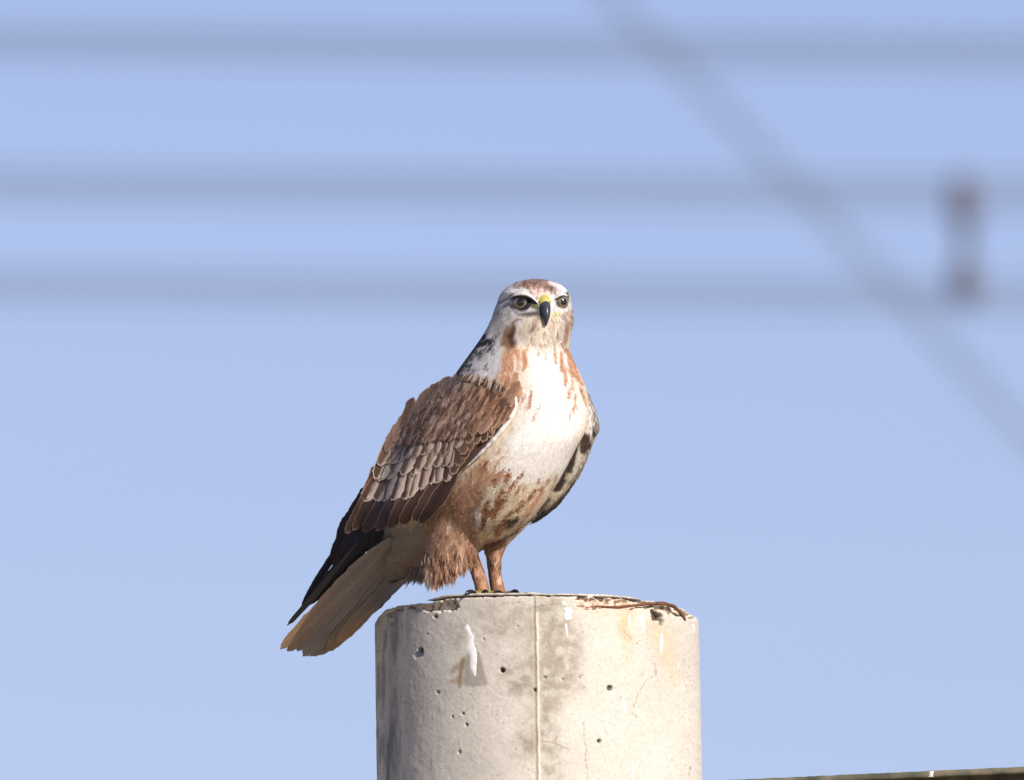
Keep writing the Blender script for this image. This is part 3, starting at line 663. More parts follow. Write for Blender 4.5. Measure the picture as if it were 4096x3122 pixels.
strk(Z1((650, 400, 14), (690, 372, 26), (800, 352, 30), (900, 395, 28), (990, 480, 20)), BLK*.6, 1, 5, 2)
strk(Z1((880, 470, 40), (970, 520, 50), (1060, 580, 40)), lin(52, 54, 46), .95, 10); strk(Z1((980, 520, 20), (1030, 480, 14)), lin(120, 120, 60), .7, 8)
strk(Z1((800, 470, 126), (801, 471, 126)), BLK*.6, 1, 5, 1)
strk(Z1((650, 540, 14), (740, 630, 18), (900, 640, 26), (1060, 620, 30)), lin(64, 62, 62), .9, 8)
strk(Z1((620, 590, 30), (700, 640, 24)), np.array([.66, .64, .62]), .8, 12)
strk(Z1((600, 790, 12), (740, 700, 18), (800, 700, 10)), lin(120, 84, 72), .8, 6)
patch(Z1((500, 920), (610, 780), (700, 740), (740, 800), (715, 920), (730, 1060), (640, 1120), (500, 1080)), lin(126, 86, 58), .9, 10, 16)
strk(Z1((700, 780, 14), (650, 940, 44), (680, 1060, 34)), lin(66, 42, 24), .9, 10); strk(Z1((560, 860, 8), (530, 960, 10)), lin(176, 140, 116), .7, 6)
strk(Z1((990, 780, 14), (920, 855, 20)), lin(110, 84, 72), .75, 8); strk(Z1((1060, 870, 10), (1085, 945, 14)), lin(150, 128, 100), .6, 8); strk(Z1((1150, 990, 10), (1150, 1045, 12)), lin(150, 128, 100), .6, 8)
strk(Z1((1330, 460, 74), (1331, 470, 78)), lin(36, 32, 20), .97, 5, 1); strk(Z1((1270, 400, 14), (1320, 365, 20), (1400, 360, 22), (1428, 450, 14)), lin(50, 44, 22), .95, 5)
strk(Z1((1200, 640, 22), (1300, 620, 26)), lin(190, 180, 104), .8, 8); strk(Z1((1330, 560, 8), (1400, 620, 10)), lin(170, 150, 130), .6, 6)
for a in [((1340, 640, 12), (1400, 790, 24)), ((1440, 760, 20), (1400, 860, 28)), ((1400, 850, 26), (1390, 1010, 36)), ((1340, 1040, 20), (1400, 1120, 30)), ((1230, 1040, 8), (1240, 1100, 10))]:
    strk(Z1(*a), lin(150, 104, 76), .85, 8, 10)
for a in [((1020, 1050, 4), (1010, 1175, 6)), ((1100, 1130, 4), (1112, 1215, 7)), ((1240, 1090, 8), (1240, 1275, 14)), ((1182, 1075, 3), (1178, 1175, 5)), ((890, 1040, 8), (858, 1125, 12)), ((1080, 1050, 4), (1075, 1110, 5)), ((960, 1000, 5), (930, 1070, 6))]:
    strk(Z1(*a), lin(180, 128, 84), .8, 4, 5)
strk(Z1((770, 1025, 20), (775, 1040, 20)), lin(240, 210, 180), .8)
strk(Z1((850, 640, 16), (980, 625, 30), (1070, 660, 30)), lin(70, 66, 64), .85, 10); strk(Z1((1010, 690, 22), (960, 780, 30), (900, 870, 22)), lin(118, 94, 80), .7, 12); strk(Z1((1190, 690, 14), (1210, 800, 24)), lin(166, 142, 116), .6, 10)
strk(Z1((480, 640, 30), (520, 760, 40), (470, 900, 40)), lin(150, 142, 138), .6, 16); strk(Z1((1430, 620, 20), (1450, 760, 24)), lin(186, 154, 128), .6, 10); strk(Z1((760, 800, 16), (800, 940, 26)), lin(160, 136, 116), .6, 10)
strk(Z1((560, 520, 14), (640, 600, 16), (620, 700, 14)), lin(136, 128, 122), .6, 8)

def field(px, py, fc):
    n = len(px)
    c = np.tile(CREAM*1.05, (n, 1))
    wx = fbm(px/34, py/48, 201, 3)-.5; wy = fbm(px/34, py/48, 202, 3)-.5
    for k, g, cc, st, soft, warp in OPS:
        a = np.array([q[:2] for q in g]); pad = soft+warp+(max(q[2] for q in g) if k == 's' else 0)+4
        i = np.where((px > a[:, 0].min()-pad) & (px < a[:, 0].max()+pad) & (py > a[:, 1].min()-pad) & (py < a[:, 1].max()+pad))[0]
        if not len(i): continue
        qx = px[i]+wx[i]*2*warp; qy = py[i]+wy[i]*2*warp
        d = poly_sd(qx, qy, g) if k == 'p' else seg_dist(qx, qy, g)
        m = sstep(soft, -soft, d)*st
        c[i] = c[i]*(1-m[:, None])+np.asarray(cc)*m[:, None]
    # hidden far side: nape and back streaked brown
    bk = sstep(0.0, -0.35, fc)
    if bk.max() > 0:
        up = sstep(1500, 1350, py)
        bc = lin(110, 84, 68)*(1-up[:, None])+np.array([.5, .48, .45])*up[:, None]
        stn = fbm(px/12, py/46, 301, 3); bc = bc*(0.55+.8*stn)[:, None]
        low = sstep(1900, 2000, py); bc = bc*(1-low[:, None])+np.array([.5, .4, .3])*low[:, None]
        c = c*(1-bk[:, None])+bc*bk[:, None]
    return c
# plumage relief on the skin
bpx, bpy_ = proj(BV); bfc = facing(BV, BN)
body = mesh_obj('body', BV, BFl, M_BODY, bird, field(bpx, bpy_, bfc))
bpy.data.meshes.remove(me)

# ---- flow of the plumage
GUIDE = [(2165, 1150, -.1, -.7, .7), (2145, 1120, -.3, .0, 1), (2060, 1150, -.7, -.2, .6), (2240, 1150, .6, -.1, .6), (2175, 1250, 0, 1, 0), (2030, 1250, -.8, .5, .3), (2050, 1330, -.4, .9, .1), (2180, 1340, 0, 1, 0), (2275, 1290, .25, .95, .3),
 (1990, 1200, -.6, .6, .5), (1900, 1400, -.5, .85, .1), (1985, 1450, -.35, .9, 0), (2180, 1450, 0, 1, 0), (2200, 1700, -.08, 1, 0), (2330, 1600, .2, 1, .1), (2280, 1480, .15, 1, .1), (2060, 1500, -.12, 1, 0), (2130, 1950, -.42, .9, .2), (2000, 2100, -.5, .85, .3),
 (2230, 1950, -.5, .9, .2), (1850, 2050, -.25, 1, .1), (1800, 2250, -.12, 1, 0), (1650, 2200, -.8, .6, .6), (1500, 2260, -.72, .7, .6), (1920, 2300, .2, 1, 0), (2000, 2280, .08, 1, 0), (1750, 1560, -.6, .8, .3), (1600, 1800, -.45, .9, .3), (2040, 1800, -.4, .9, .1), (1940, 1900, -.4, .92, .1), (2300, 1750, -.3, 1, .2)]
GU = np.array(GUIDE)
def flow(px, py, N):
    out = np.zeros((len(px), 3)); ws = np.zeros(len(px))
    for gx_, gy_, dx, dy, dd in GUIDE:
        w = 1/((px-gx_)**2+(py-gy_)**2+900)**1.5
        out += w[:, None]*np.array([dx, dd, -dy])/math.sqrt(dx*dx+dy*dy+dd*dd); ws += w
    out /= ws[:, None]
    out -= (out*N).sum(1)[:, None]*N
    return out/(np.linalg.norm(out, axis=1)[:, None]+1e-9)
WING_POLY = [(2055, 1590), (2050, 1650), (2010, 1720), (1950, 1790), (1880, 1860), (1800, 1910), (1700, 2040), (1660, 2080), (1400, 2120), (1400, 2060), (1455, 1985), (1513, 1880), (1568, 1775), (1611, 1700), (1700, 1600), (1800, 1545), (1880, 1560), (1960, 1560), (2010, 1550)]

# ---- soft body feathers: each a shaft with barbs, all in one part
tri = np.array([(f[0], f[1], f[2]) for f in BFl]+[(f[0], f[2], f[3]) for f in BFl if len(f) == 4])
e1 = BV[tri[:, 1]]-BV[tri[:, 0]]; e2 = BV[tri[:, 2]]-BV[tri[:, 0]]; ar = np.linalg.norm(np.cross(e1, e2), axis=1)/2
NF = 17000
ti = rng.choice(len(tri), NF, p=ar/ar.sum()); r1 = rng.random(NF); r2 = rng.random(NF); sw = r1+r2 > 1; r1[sw] = 1-r1[sw]; r2[sw] = 1-r2[sw]
FP = BV[tri[ti, 0]]+r1[:, None]*e1[ti]+r2[:, None]*e2[ti]
FN = BN[tri[ti, 0]]*(1-r1-r2)[:, None]+BN[tri[ti, 1]]*r1[:, None]+BN[tri[ti, 2]]*r2[:, None]; FN /= np.linalg.norm(FN, axis=1)[:, None]
fx, fy = proj(FP); fc = facing(FP, FN)
fl = flow(fx, fy, FN)
wd = poly_sd(fx, fy, WING_POLY)
eyeL = np.hypot(fx-2088, fy-1211); eyeR = np.hypot((fx-2244)*1.35, fy-1208); cer = seg_dist(fx, fy, [(2178, 1180, 24), (2186, 1225, 26), (2188, 1300, 12)])
keep = ~((wd < -30) & (fc > 0)) & ~(((eyeL < 34) | (eyeR < 31) | (cer < 0)) & (fc > 0))
shank = (fy > 2235) & (fx > 1868)
size = np.interp(fy, [1100, 1200, 1330, 1420, 1600, 1900, 2100, 2300, 2400], [.0055, .0050, .0075, .0105, .0135, .0145, .0150, .0150, .012])
size = np.where(np.hypot(fx-2170, fy-1235) < 95, .0036, size)
size = np.where(shank, .0045, size)
size *= rng.uniform(.8, 1.2, NF)
sel = np.where(keep)[0]
FP, FN, fl, size, fc, fx, fy, shank = FP[sel], FN[sel], fl[sel], size[sel], fc[sel], fx[sel], fy[sel], shank[sel]
# jitter direction
bi = np.cross(FN, fl); ja = rng.normal(0, .16, len(sel)); fl = fl*np.cos(ja)[:, None]+bi*np.sin(ja)[:, None]; bi = np.cross(FN, fl)
bvh2 = BVHTree.FromPolygons([Vector(v) for v in BV.tolist()], BFl)
def conform(p, h):
    out_ = np.empty_like(p)
    for i in range(len(p)):
        q, n_, j_, d_ = bvh2.find_nearest(p[i]); out_[i] = (q[0]+n_[0]*h[i], q[1]+n_[1]*h[i], q[2]+n_[2]*h[i])
    return out_
def make_barbs(FP, FN, fl, bi, size, nb=13, lift=.10, spread=1.0, wid=1.0, stick=False):
    n = len(FP); Vs = []; mids = []
    for k in range(nb):
        side = (-1 if k % 2 else 1); v0 = (k/nb)*.62+rng.uniform(-.03, .03, n)
        if k == nb-1: side = 0
        ang = (0.62-.55*v0/.62)*side*spread+rng.normal(0, .07, n)
        L = size*(.50-.12*v0/.62)*rng.uniform(.8, 1.2, n)
        s0 = FP+fl*(size*v0)[:, None]
        d = fl*np.cos(ang)[:, None]+bi*np.sin(ang)[:, None]; q = np.cross(FN, d)
        w0 = size*.055*wid*rng.uniform(.8, 1.3, n)
        h0 = (.00015+size*lift*v0); h1 = (.00025+size*lift*(v0+.3)); h2 = .0002+size*lift*(v0+.5)*rng.uniform(.5, 1.3, n)
        curl = bi*(size*.05*side)[:, None]
        p0 = s0+FN*h0[:, None]; p1 = s0+d*(L*.5)[:, None]+FN*h1[:, None]; p2 = s0+d*L[:, None]+FN*h2[:, None]-curl
        if stick:
            p1 = conform(p1, h1); p2 = conform(p2, h2)
        Vs.append(np.stack([p0-q*w0[:, None], p0+q*w0[:, None], p1-q*(w0*.85)[:, None], p1+q*(w0*.85)[:, None], p2-q*(w0*.22)[:, None], p2+q*(w0*.22)[:, None]], 1))
        mids.append(s0+d*(L*.45)[:, None])
    V = np.concatenate(Vs); mid = np.concatenate(mids)
    b = np.arange(len(V))[:, None]*6
    F = np.concatenate([b+np.array([[0, 2, 3, 1]]), b+np.array([[2, 4, 5, 3]])])
    return V, F, mid
V, F, mid = make_barbs(FP, FN, fl, bi, size, lift=.025, wid=1.6, stick=True)
mx_, my_ = proj(mid); fcm = np.tile(fc, 13)
hd = sstep(1330, 1440, my_)
jx = rng.normal(0, 1.6, len(mid)); jy = np.tile(rng.normal(0, 3, len(FP)), 13)+rng.normal(0, 4, len(mid))
cc = field(mx_+jx*(.3+.7*hd), my_+jy*(.25+.75*hd), fcm)
vary = np.tile(rng.normal(0, .13, len(FP)), 13)+rng.normal(0, .10, len(mid)); sat = 1-cc.min(1)/cc.max(1)
cc = cc*(1+vary*sat*1.6)[:, None]
pale = np.tile(rng.random(len(FP)) < .05, 13)*sstep(.35, .6, sat)*.45*hd; cc = cc*(1-pale[:, None])+CREAM*pale[:, None]
feather_tone = np.tile(rng.uniform(.97, 1.02, len(FP)), 13)
cc = cc*(feather_tone*rng.uniform(.965, 1.03, len(cc)))[:, None]
shade = np.array([.95, .95, 1, 1, 1.04, 1.04])
cv = cc[:, None, :]*shade[None, :, None]
tipm = np.array([0, 0, .04, .04, .28, .28])[None, :]*(sat*hd)[:, None]
cv = cv*(1-tipm[..., None])+CREAM*tipm[..., None]
plume = mesh_obj('plumage', V.reshape(-1, 3), F, M_PLUME, body, np.clip(cv.reshape(-1, 3), 0, .88)); plume['kind'] = 'stuff'
def soft_normals(o, N):
    o.data.normals_split_custom_set_from_vertices(N.tolist())
tilt = np.tile(FN, (13, 1))+rng.normal(0, .045, (len(cc), 3)); tilt /= np.linalg.norm(tilt, axis=1)[:, None]
soft_normals(plume, np.repeat(tilt, 6, axis=0))

# ---- ragged fringes: thigh fluff and the white ridge over the wing edge
def fringe(name, roots, n, length, jit, colfn, lift=.2, wid=.6, parent=body, nrm=None, soft=False, spread=.7, nj=.2):
    roots = np.array(roots, float)   # px, py, depth, dirx, diry, dird, spread px
    t = rng.uniform(0, len(roots)-1, n); g = lambda k: np.interp(t, range(len(roots)), roots[:, k])
    px = g(0)+rng.normal(0, 1, n)*g(6); py = g(1)+rng.normal(0, 1, n)*g(6); d = g(2)+rng.normal(0, 1, n)*g(6)
    p = P(px, py, d); dr = np.stack([g(3), g(5), -g(4)], -1)+rng.normal(0, jit, (n, 3)); dr /= np.linalg.norm(dr, axis=1)[:, None]
    nn = np.tile(np.array([.15, -1, .2]) if nrm is None else np.array(nrm), (n, 1))+rng.normal(0, nj, (n, 3)); nn -= (nn*dr).sum(1)[:, None]*dr; nn /= np.linalg.norm(nn, axis=1)[:, None]
    bb = np.cross(nn, dr); sz = length*rng.uniform(.45, 1.25, n)
    V, F, mid = make_barbs(p, nn, dr, bb, sz, nb=9, lift=lift, spread=spread, wid=wid)
    c = colfn(np.tile(px, 9), np.tile(py, 9))*(rng.uniform(.85, 1.12, len(mid))*np.tile(rng.uniform(.85, 1.12, n), 9))[:, None]
    cv = np.repeat(c, 6, axis=0)
    o = mesh_obj(name, V.reshape(-1, 3), F, M_PLUME, parent, np.clip(cv, 0, .88)); o['kind'] = 'stuff'
    if soft: soft_normals(o, np.repeat(np.tile(nn, (9, 1)), 6, axis=0))
    return o
for lay, (dy, nn_, ln_) in enumerate([(-78, 600, .021), (-50, 600, .022), (-22, 460, .020)]):
    fringe('fluff', [(1708, 2286+dy, -500, -.12, 1, 0, 9), (1736, 2306+dy, -530, -.06, 1, 0, 12), (1780, 2288+dy, -556, 0, 1, 0, 12), (1815, 2266+dy, -566, .05, 1, 0, 12), (1850, 2244+dy, -556, .12, 1, 0, 10), (1882, 2206+dy, -540, .16, 1, 0, 7)], nn_, ln_, .10, lambda x, y: field(x, y+26, np.ones(len(x)))*.88, lift=.05, wid=.25, soft=True, spread=.45, nrm=(-.12, -1, .0))
fringe('fluff', [(1722, 2306, -520, -.05, 1, 0, 9), (1760, 2286, -530, 0, 1, 0, 10), (1820, 2262, -540, .05, 1, 0, 10)], 110, .017, .14, lambda x, y: np.tile(lin(222, 190, 172), (len(x), 1)), wid=.45)
fringe('fluff', [(1640, 2286, -330, -.5, .8, 0, 10), (1680, 2280, -400, -.35, .9, 0, 10), (1712, 2276, -460, -.15, 1, 0, 8)], 160, .015, .15, lambda x, y: np.tile(lin(150, 132, 116), (len(x), 1)), wid=.5)

# ---- depth of the wing surface, following the body
def surf_depth(px, py):
    d0 = P(px, py, -2000); c = np.array(CAMV); dr = Vector((d0-c).tolist()).normalized()
    loc, nrm, idx, dist = bvh.ray_cast(CAMV, dr)
    if loc is None:
        q = PV(px, py, float(axis_depth(px))-30)
        loc, nrm, idx, dist = bvh.find_nearest(q)
        return loc.y/S, False
    return loc.y/S, True
# cached smooth depth map over the wing
gx0, gx1, gy0, gy1, gs = 1280, 2140, 1420, 2300, 20
gnx, gny = (gx1-gx0)//gs+1, (gy1-gy0)//gs+1
DM = np.zeros((gny, gnx)); OKM = np.zeros((gny, gnx), bool)
for j in range(gny):
    for i in range(gnx):
        # near the thigh keep the wing in front of the body, not of the leg
        DM[j, i], OKM[j, i] = surf_depth(gx0+i*gs, gy0+j*gs)
for it_ in range(5):
    Q = np.pad(DM, 1, mode='edge'); DM = (Q[:-2, 1:-1]+Q[2:, 1:-1]+Q[1:-1, :-2]+Q[1:-1, 2:]+2*DM)/6
DMB = np.zeros((gny, gnx))
for j in range(gny):
    for i in range(gnx):
        a_ = PV(gx0+i*gs, gy0+j*gs, 3000); dr = (CAMV-a_).normalized(); loc, nrm, idx, dist = bvh.ray_cast(a_, dr)
        DMB[j, i] = loc.y/S if loc is not None else DM[j, i]
for it_ in range(5):
    Q = np.pad(DMB, 1, mode='edge'); DMB = (Q[:-2, 1:-1]+Q[2:, 1:-1]+Q[1:-1, :-2]+Q[1:-1, 2:]+2*DMB)/6
def bdepth(px, py):
    i = np.clip(((px-gx0)/gs).round().astype(int), 0, gnx-1); j = np.clip(((py-gy0)/gs).round().astype(int), 0, gny-1); return DMB[j, i]
def wdepth(px, py):
    px = np.asarray(px, float); py = np.asarray(py, float)
    return wdepth0(px, py)-70*sstep(1850, 2060, py)
WC = float(DM[int((1780-gy0)/gs), int((1750-gx0)/gs)])
def wdepth0(px, py):
    px = np.asarray(px, float); py = np.asarray(py, float)
    k = sstep(1960, 1640, px+(py-1780)*.35)*.48
    flat = WC-.30*(px-1750)-.10*(py-1780)
    return wdm(px, py)*(1-k)+flat*k
def wdm(px, py):
    x = np.clip((np.asarray(px, float)-gx0)/gs, 0, gnx-1.001); y = np.clip((np.asarray(py, float)-gy0)/gs, 0, gny-1.001)
    i = x.astype(int); j = y.astype(int); u = x-i; v = y-j
    return (DM[j, i]*(1-u)+DM[j, i+1]*u)*(1-v)+(DM[j+1, i]*(1-u)+DM[j+1, i+1]*u)*v

def feather_geo(base, tip, w, depth_fn, off0=4, off1=16, roll=4, bend=0, camber=3, tipsq=1.8, nv=18, nu=11, seed=0):
    """one feather: returns world verts (nv*nu), local u, v"""
    r = np.random.default_rng(seed)
    bx, by = base; tx, ty = tip; L = math.hypot(tx-bx, ty-by); ax, ay = (tx-bx)/L, (ty-by)/L; qx, qy = -ay, ax
    v = np.linspace(0, 1, nv)**0.9; u = np.linspace(-1, 1, nu)
    prof = np.clip(v/.22, 0, 1)**.6*np.where(v > .5, np.clip(1-((v-.5)/.5)**tipsq, 0, 1)**(1/2.0), 1)
    prof = prof*(1+.05*r.normal(size=nv)*(v < .93)); prof = np.maximum(prof, .05)
    U, Vv = np.meshgrid(u, v); Pf = prof[:, None]
    side = 1+.08*np.sin(Vv*9+r.uniform(0, 6))
    cxp = bx+ax*L*v+qx*bend*np.sin(np.pi*v); cyp = by+ay*L*v+qy*bend*np.sin(np.pi*v)
    px = cxp[:, None]+qx*U*Pf*w*side; py = cyp[:, None]+qy*U*Pf*w*side
    off = off0+(off1-off0)*Vv+roll*U*Pf-camber*(U*Pf)**2*.9+1.5*np.exp(-(U/.08)**2)
    d = depth_fn(px, py)-off
    return P(px, py, d).reshape(-1, 3), U.ravel(), Vv.ravel(), Pf.repeat(nu, 1).ravel(), (L, w)
def feather_color(U, V, Pf, L, w, ca, cb, fr=.3, blotch=0, shaft=.35, seed=0, bar=0, tipf=1.0):
    n1_ = fbm(U*2.6+seed*3.1, V*8+seed, seed+1, 3); n2_ = fbm(U*6+seed*1.7, V*5+U*3, seed+5, 3)
    edge = 1-np.abs(U)
    tipd = (1-V)*L/w*tipf
    e = np.minimum(edge, np.where(V > .4, tipd*.9, 9))
    m = sstep(fr*1.25, fr*.2, e+(n1_-.5)*.5*fr+(n2_-.5)*.12)
    if blotch: m = np.maximum(m, sstep(.0, .6, -blotch*U*.9+.5*(n1_-.5)+.3*(n2_-.5)+.02)*sstep(-.02, .2, 1-V+.06)*.95)
    c = ca*(1-m[:, None])+cb*m[:, None]
    # dark wedge along the shaft, widening away from the tip
    s = np.exp(-(U/(.10+.30*(1-V)))**2)*shaft*(.5+n2_); c = c*(1-s[:, None])+ca*.42*s[:, None]
    if bar: c = c*(1-.35*bar*sstep(.55, .8, .5+.5*np.sin(V*34+seed))[:, None])
    stv = fbm(U*9+seed, V*1.6+U*2, seed+7, 3)
    return np.clip(c*(.70+.60*stv)[:, None], .005, .85)

# ---- right wing
shell_n, shell_m = 30, 24
wing = None
pts_top = np.array([(1850, 1500), (1900, 1530), (1980, 1545), (2030, 1570), (2040, 1640), (2000, 1710), (1940, 1785), (1870, 1860), (1800, 1912), (1740, 1990), (1668, 2075)])
pts_back = np.array([(1845, 1495), (1800, 1535), (1740, 1575), (1690, 1625), (1640, 1690), (1600, 1760), (1565, 1830), (1535, 1890), (1505, 1950), (1465, 2010), (1425, 2080)])
tt = np.linspace(0, 10, shell_n)
T_ = np.stack([np.interp(tt, range(11), pts_top[:, k]) for k in (0, 1)], -1); B_ = np.stack([np.interp(tt, range(11), pts_back[:, k]) for k in (0, 1)], -1)
fr_ = np.linspace(0, 1, shell_m)[None, :, None]; G_ = T_[:, None]*(1-fr_)+B_[:, None]*fr_
V = P(G_[..., 0], G_[..., 1], wdepth(G_[..., 0], G_[..., 1])-3)
wing = mesh_obj('wing', V.reshape(-1, 3), grid_faces(shell_n, shell_m), M_FEATHER, bird, np.tile(lin(92, 66, 54), (shell_n*shell_m, 1)))
wing['label'] = 'near folded wing, brown with pale-edged feathers'
MIRROR = []; fseed = [1]
def add_feather(base, tip, w, ca, cb, parent=None, tipc=None, dfn=wdepth, mirror=True, fr=.3, blotch=0, shaft=.35, bar=0, tipf=1.0, **kw):
    fseed[0] += 1
    V, U, Vv, Pf, (L, w_) = feather_geo(base, tip, w, dfn, seed=fseed[0], **kw)
    nv = kw.get('nv', 18); nu = kw.get('nu', 11)
    c = feather_color(U, Vv, Pf, L, w_, np.asarray(ca), np.asarray(cb), fr, blotch, shaft, fseed[0], bar, tipf)
    if tipc is not None:
        k_ = (sstep(.3, .95, Vv)*(.45+.55*sstep(-.6, .6, U*tipc[1])))[:, None]; c = c*(1-k_)+np.asarray(tipc[0])*k_*(.8+.4*fbm(U*7, Vv*3, fseed[0], 3))[:, None]
    Fq = grid_faces(nv, nu); VV_ = V.reshape(nv, nu, 3); CC_ = c.reshape(nv, nu, 3); r_ = np.random.default_rng(fseed[0]+5000); eV = []; eC = []
    rim = [(i, 0) for i in range(nv//3, nv)]+[(nv-1, j) for j in range(1, nu-1)]+[(i, nu-1) for i in range(nv-1, nv//3, -1)]
    mid_ax = VV_[-1, nu//2]-VV_[nv//2, nu//2]; mid_ax = mid_ax/np.linalg.norm(mid_ax)
    for (i0, j0), (i1, j1) in zip(rim[:-1], rim[1:]):
        for f_ in (0.25, .75):
            if r_.random() < .45: continue
            a_ = VV_[i0, j0]*(1-f_)+VV_[i1, j1]*f_; e_ = VV_[i1, j1]-VV_[i0, j0]; outw = a_-VV_[max(i0-2, 0), nu//2]; outw = outw/(np.linalg.norm(outw)+1e-9)
            d_ = outw*.25+mid_ax*.9+r_.normal(0, .12, 3); L_ = S*r_.uniform(2, 8); ew = e_*.30
            inn_ = a_-outw*S*2.5
            k0 = len(eV); eV += [inn_-ew, inn_+ew, a_+d_*L_]; cc_ = CC_[i0, j0]*r_.uniform(.62, 1.0); eC += [cc_, cc_, cc_*1.05]
    nb_ = len(V); V = np.concatenate([V, np.array(eV)]); c = np.clip(np.concatenate([c, np.array(eC)]), .005, .85)
    Fq = [tuple(q) for q in Fq]+[(nb_+3*k, nb_+3*k+1, nb_+3*k+2) for k in range(len(eV)//3)]
    o = mesh_obj('feather', V, Fq, M_FEATHER, parent or wing, c)
    if mirror: MIRROR.append((V[:nb_], grid_faces(nv, nu), c[:nb_], dfn is not wdepth))
    return o
def row(tips, n, length, w, dirs, cas, cb, jit=9, len_j=.1, start=0.0, **kw):
    tips = np.array(tips, float); s = np.concatenate([[0], np.cumsum(np.hypot(*np.diff(tips, axis=0).T))]); s /= s[-1]
    for i in range(n):
        t = start+(1-start)*(i+.5)/n+random.uniform(-.2, .2)/n
        x = np.interp(t, s, tips[:, 0])+random.gauss(0, jit*.5); y = np.interp(t, s, tips[:, 1])+random.gauss(0, jit)
        dx = dirs[0][0]*(1-t)+dirs[1][0]*t+random.gauss(0, .09); dy = dirs[0][1]*(1-t)+dirs[1][1]*t; h = math.hypot(dx, dy); dx /= h; dy /= h
        L = length*random.uniform(1-len_j, 1+len_j); ca = random.choice(cas)*random.uniform(.85, 1.15)
        ww = w*random.uniform(.88, 1.12)
        add_feather((x-dx*L, y-dy*L), (x, y), ww, ca, cb*random.uniform(.85, 1.1), bend=random.uniform(-4, 4), **kw)

# primaries: long, near black, crossing over the tail root
def pdepth(px, py): return axis_depth(px)-95-0*np.asarray(py)
SEC0 = lin(56, 42, 38); PRIM = lin(42, 37, 38); PRIE = lin(70, 66, 70)
for k_, (b_, t_, w_, bd) in enumerate([((1660, 1950), (1486, 2186), 34, 0), ((1640, 1960), (1440, 2204), 32, 0), ((1620, 1970), (1404, 2226), 30, 0), ((1600, 1980), (1372, 2262), 28, 2), ((1590, 1985), (1330, 2300), 25, 4), ((1560, 2020), (1250, 2385), 15, 4), ((1490, 2000), (1206, 2424), 13, 8), ((1500, 1960), (1326, 2232), 26, 6), ((1545, 1990), (1356, 2262), 30, 4), ((1530, 1985), (1330, 2262), 20, 6), ((1500, 1925), (1350, 2168), 27, 6)]):
    add_feather(b_, t_, w_, PRIM if k_ < 8 else SEC0, PRIE if k_ < 8 else SEC0*1.8, dfn=pdepth, fr=.10, shaft=.4, off0=0, off1=2, roll=5, bend=bd, camber=4, tipsq=3, nv=24)
# secondaries
SEC = lin(70, 50, 42); SECE = lin(134, 106, 90)
sec = [((1383, 2134), 28), ((1412, 2122), 30), ((1455, 2130), 32), ((1508, 2124), 32), ((1552, 2116), 33), ((1600, 2102), 33), ((1652, 2086), 33), ((1676, 2096), 30)]
for i, ((x, y), w_) in enumerate(sec):
    t = i/7; dx, dy = -.50-.04*t, .86
    if i == 7: b_ = (1830, 1870)
    else: b_ = (x-dx*300, y-dy*300)
    add_feather(b_, (x, y), w_, SEC*(1-.15*(i % 2)) if i < 7 else SEC*.62, SECE, fr=.16, off0=3, off1=11, roll=6, bend=-6, tipsq=2.6, shaft=.5, nv=22)
# coverts, lowest row first
GC = [lin(84, 56, 40), lin(100, 72, 54), lin(72, 48, 36)]; PALE = lin(204, 184, 166)
row([(1448, 2000), (1506, 1995), (1550, 2004), (1615, 2003), (1673, 1966), (1727, 1940), (1797, 1916)], 10, 185, 30, ((-.50, .87), (-.10, 1)), GC, PALE, fr=.13, blotch=1, off0=4, off1=13, roll=-3, tipsq=3.0)
MC = [lin(108, 84, 66), lin(124, 98, 80), lin(90, 68, 52)]
row([(1478, 1940), (1530, 1915), (1590, 1905), (1650, 1890), (1700, 1885), (1750, 1872), (1815, 1850)], 11, 140, 27, ((-.52, .86), (-.12, 1)), MC, PALE*1.0, fr=.14, blotch=1, off0=5, off1=15, roll=-3)
row([(1500, 1880), (1560, 1850), (1620, 1838), (1690, 1830), (1760, 1822), (1838, 1800)], 12, 120, 25, ((-.54, .85), (-.14, 1)), MC, PALE*.92, fr=.15, blotch=.8, off0=5, off1=15, roll=-3)
LC = [lin(126, 100, 84), lin(112, 88, 74), lin(140, 112, 96), lin(100, 78, 66)]; LE = lin(158, 132, 116)
row([(1530, 1822), (1590, 1790), (1650, 1775), (1720, 1770), (1790, 1765), (1868, 1752)], 13, 140, 24, ((-.42, .9), (-.2, 1)), LC, LE, fr=.16, shaft=.62, off0=7, off1=13, roll=-2)
row([(1560, 1765), (1620, 1735), (1690, 1718), (1760, 1714), (1840, 1710)], 12, 128, 22, ((-.45, .9), (-.25, 1)), LC, LE, fr=.16, shaft=.62, off0=7, off1=13, roll=-2)
row([(1592, 1712), (1650, 1685), (1720, 1668), (1790, 1664), (1870, 1668)], 12, 117, 21, ((-.5, .87), (-.3, .95)), LC, LE, fr=.16, shaft=.62, off0=7, off1=13, roll=-2)
row([(1640, 1660), (1700, 1634), (1770, 1620), (1840, 1622), (1900, 1640)], 11, 112, 20, ((-.55, .84), (-.35, .94)), LC, LE, fr=.16, shaft=.62, off0=7, off1=13, roll=-2)
row([(1690, 1614), (1750, 1590), (1820, 1580), (1900, 1592)], 10, 103, 20, ((-.6, .8), (-.4, .92)), LC, LE, fr=.16, shaft=.62, off0=-26, off1=13, roll=-2)
row([(1750, 1580), (1800, 1566), (1860, 1564), (1930, 1578), (1990, 1596)], 11, 74, 18, ((-.65, .76), (-.4, .92)), LC, LE, fr=.16, shaft=.62, off0=-26, off1=13, roll=-2)
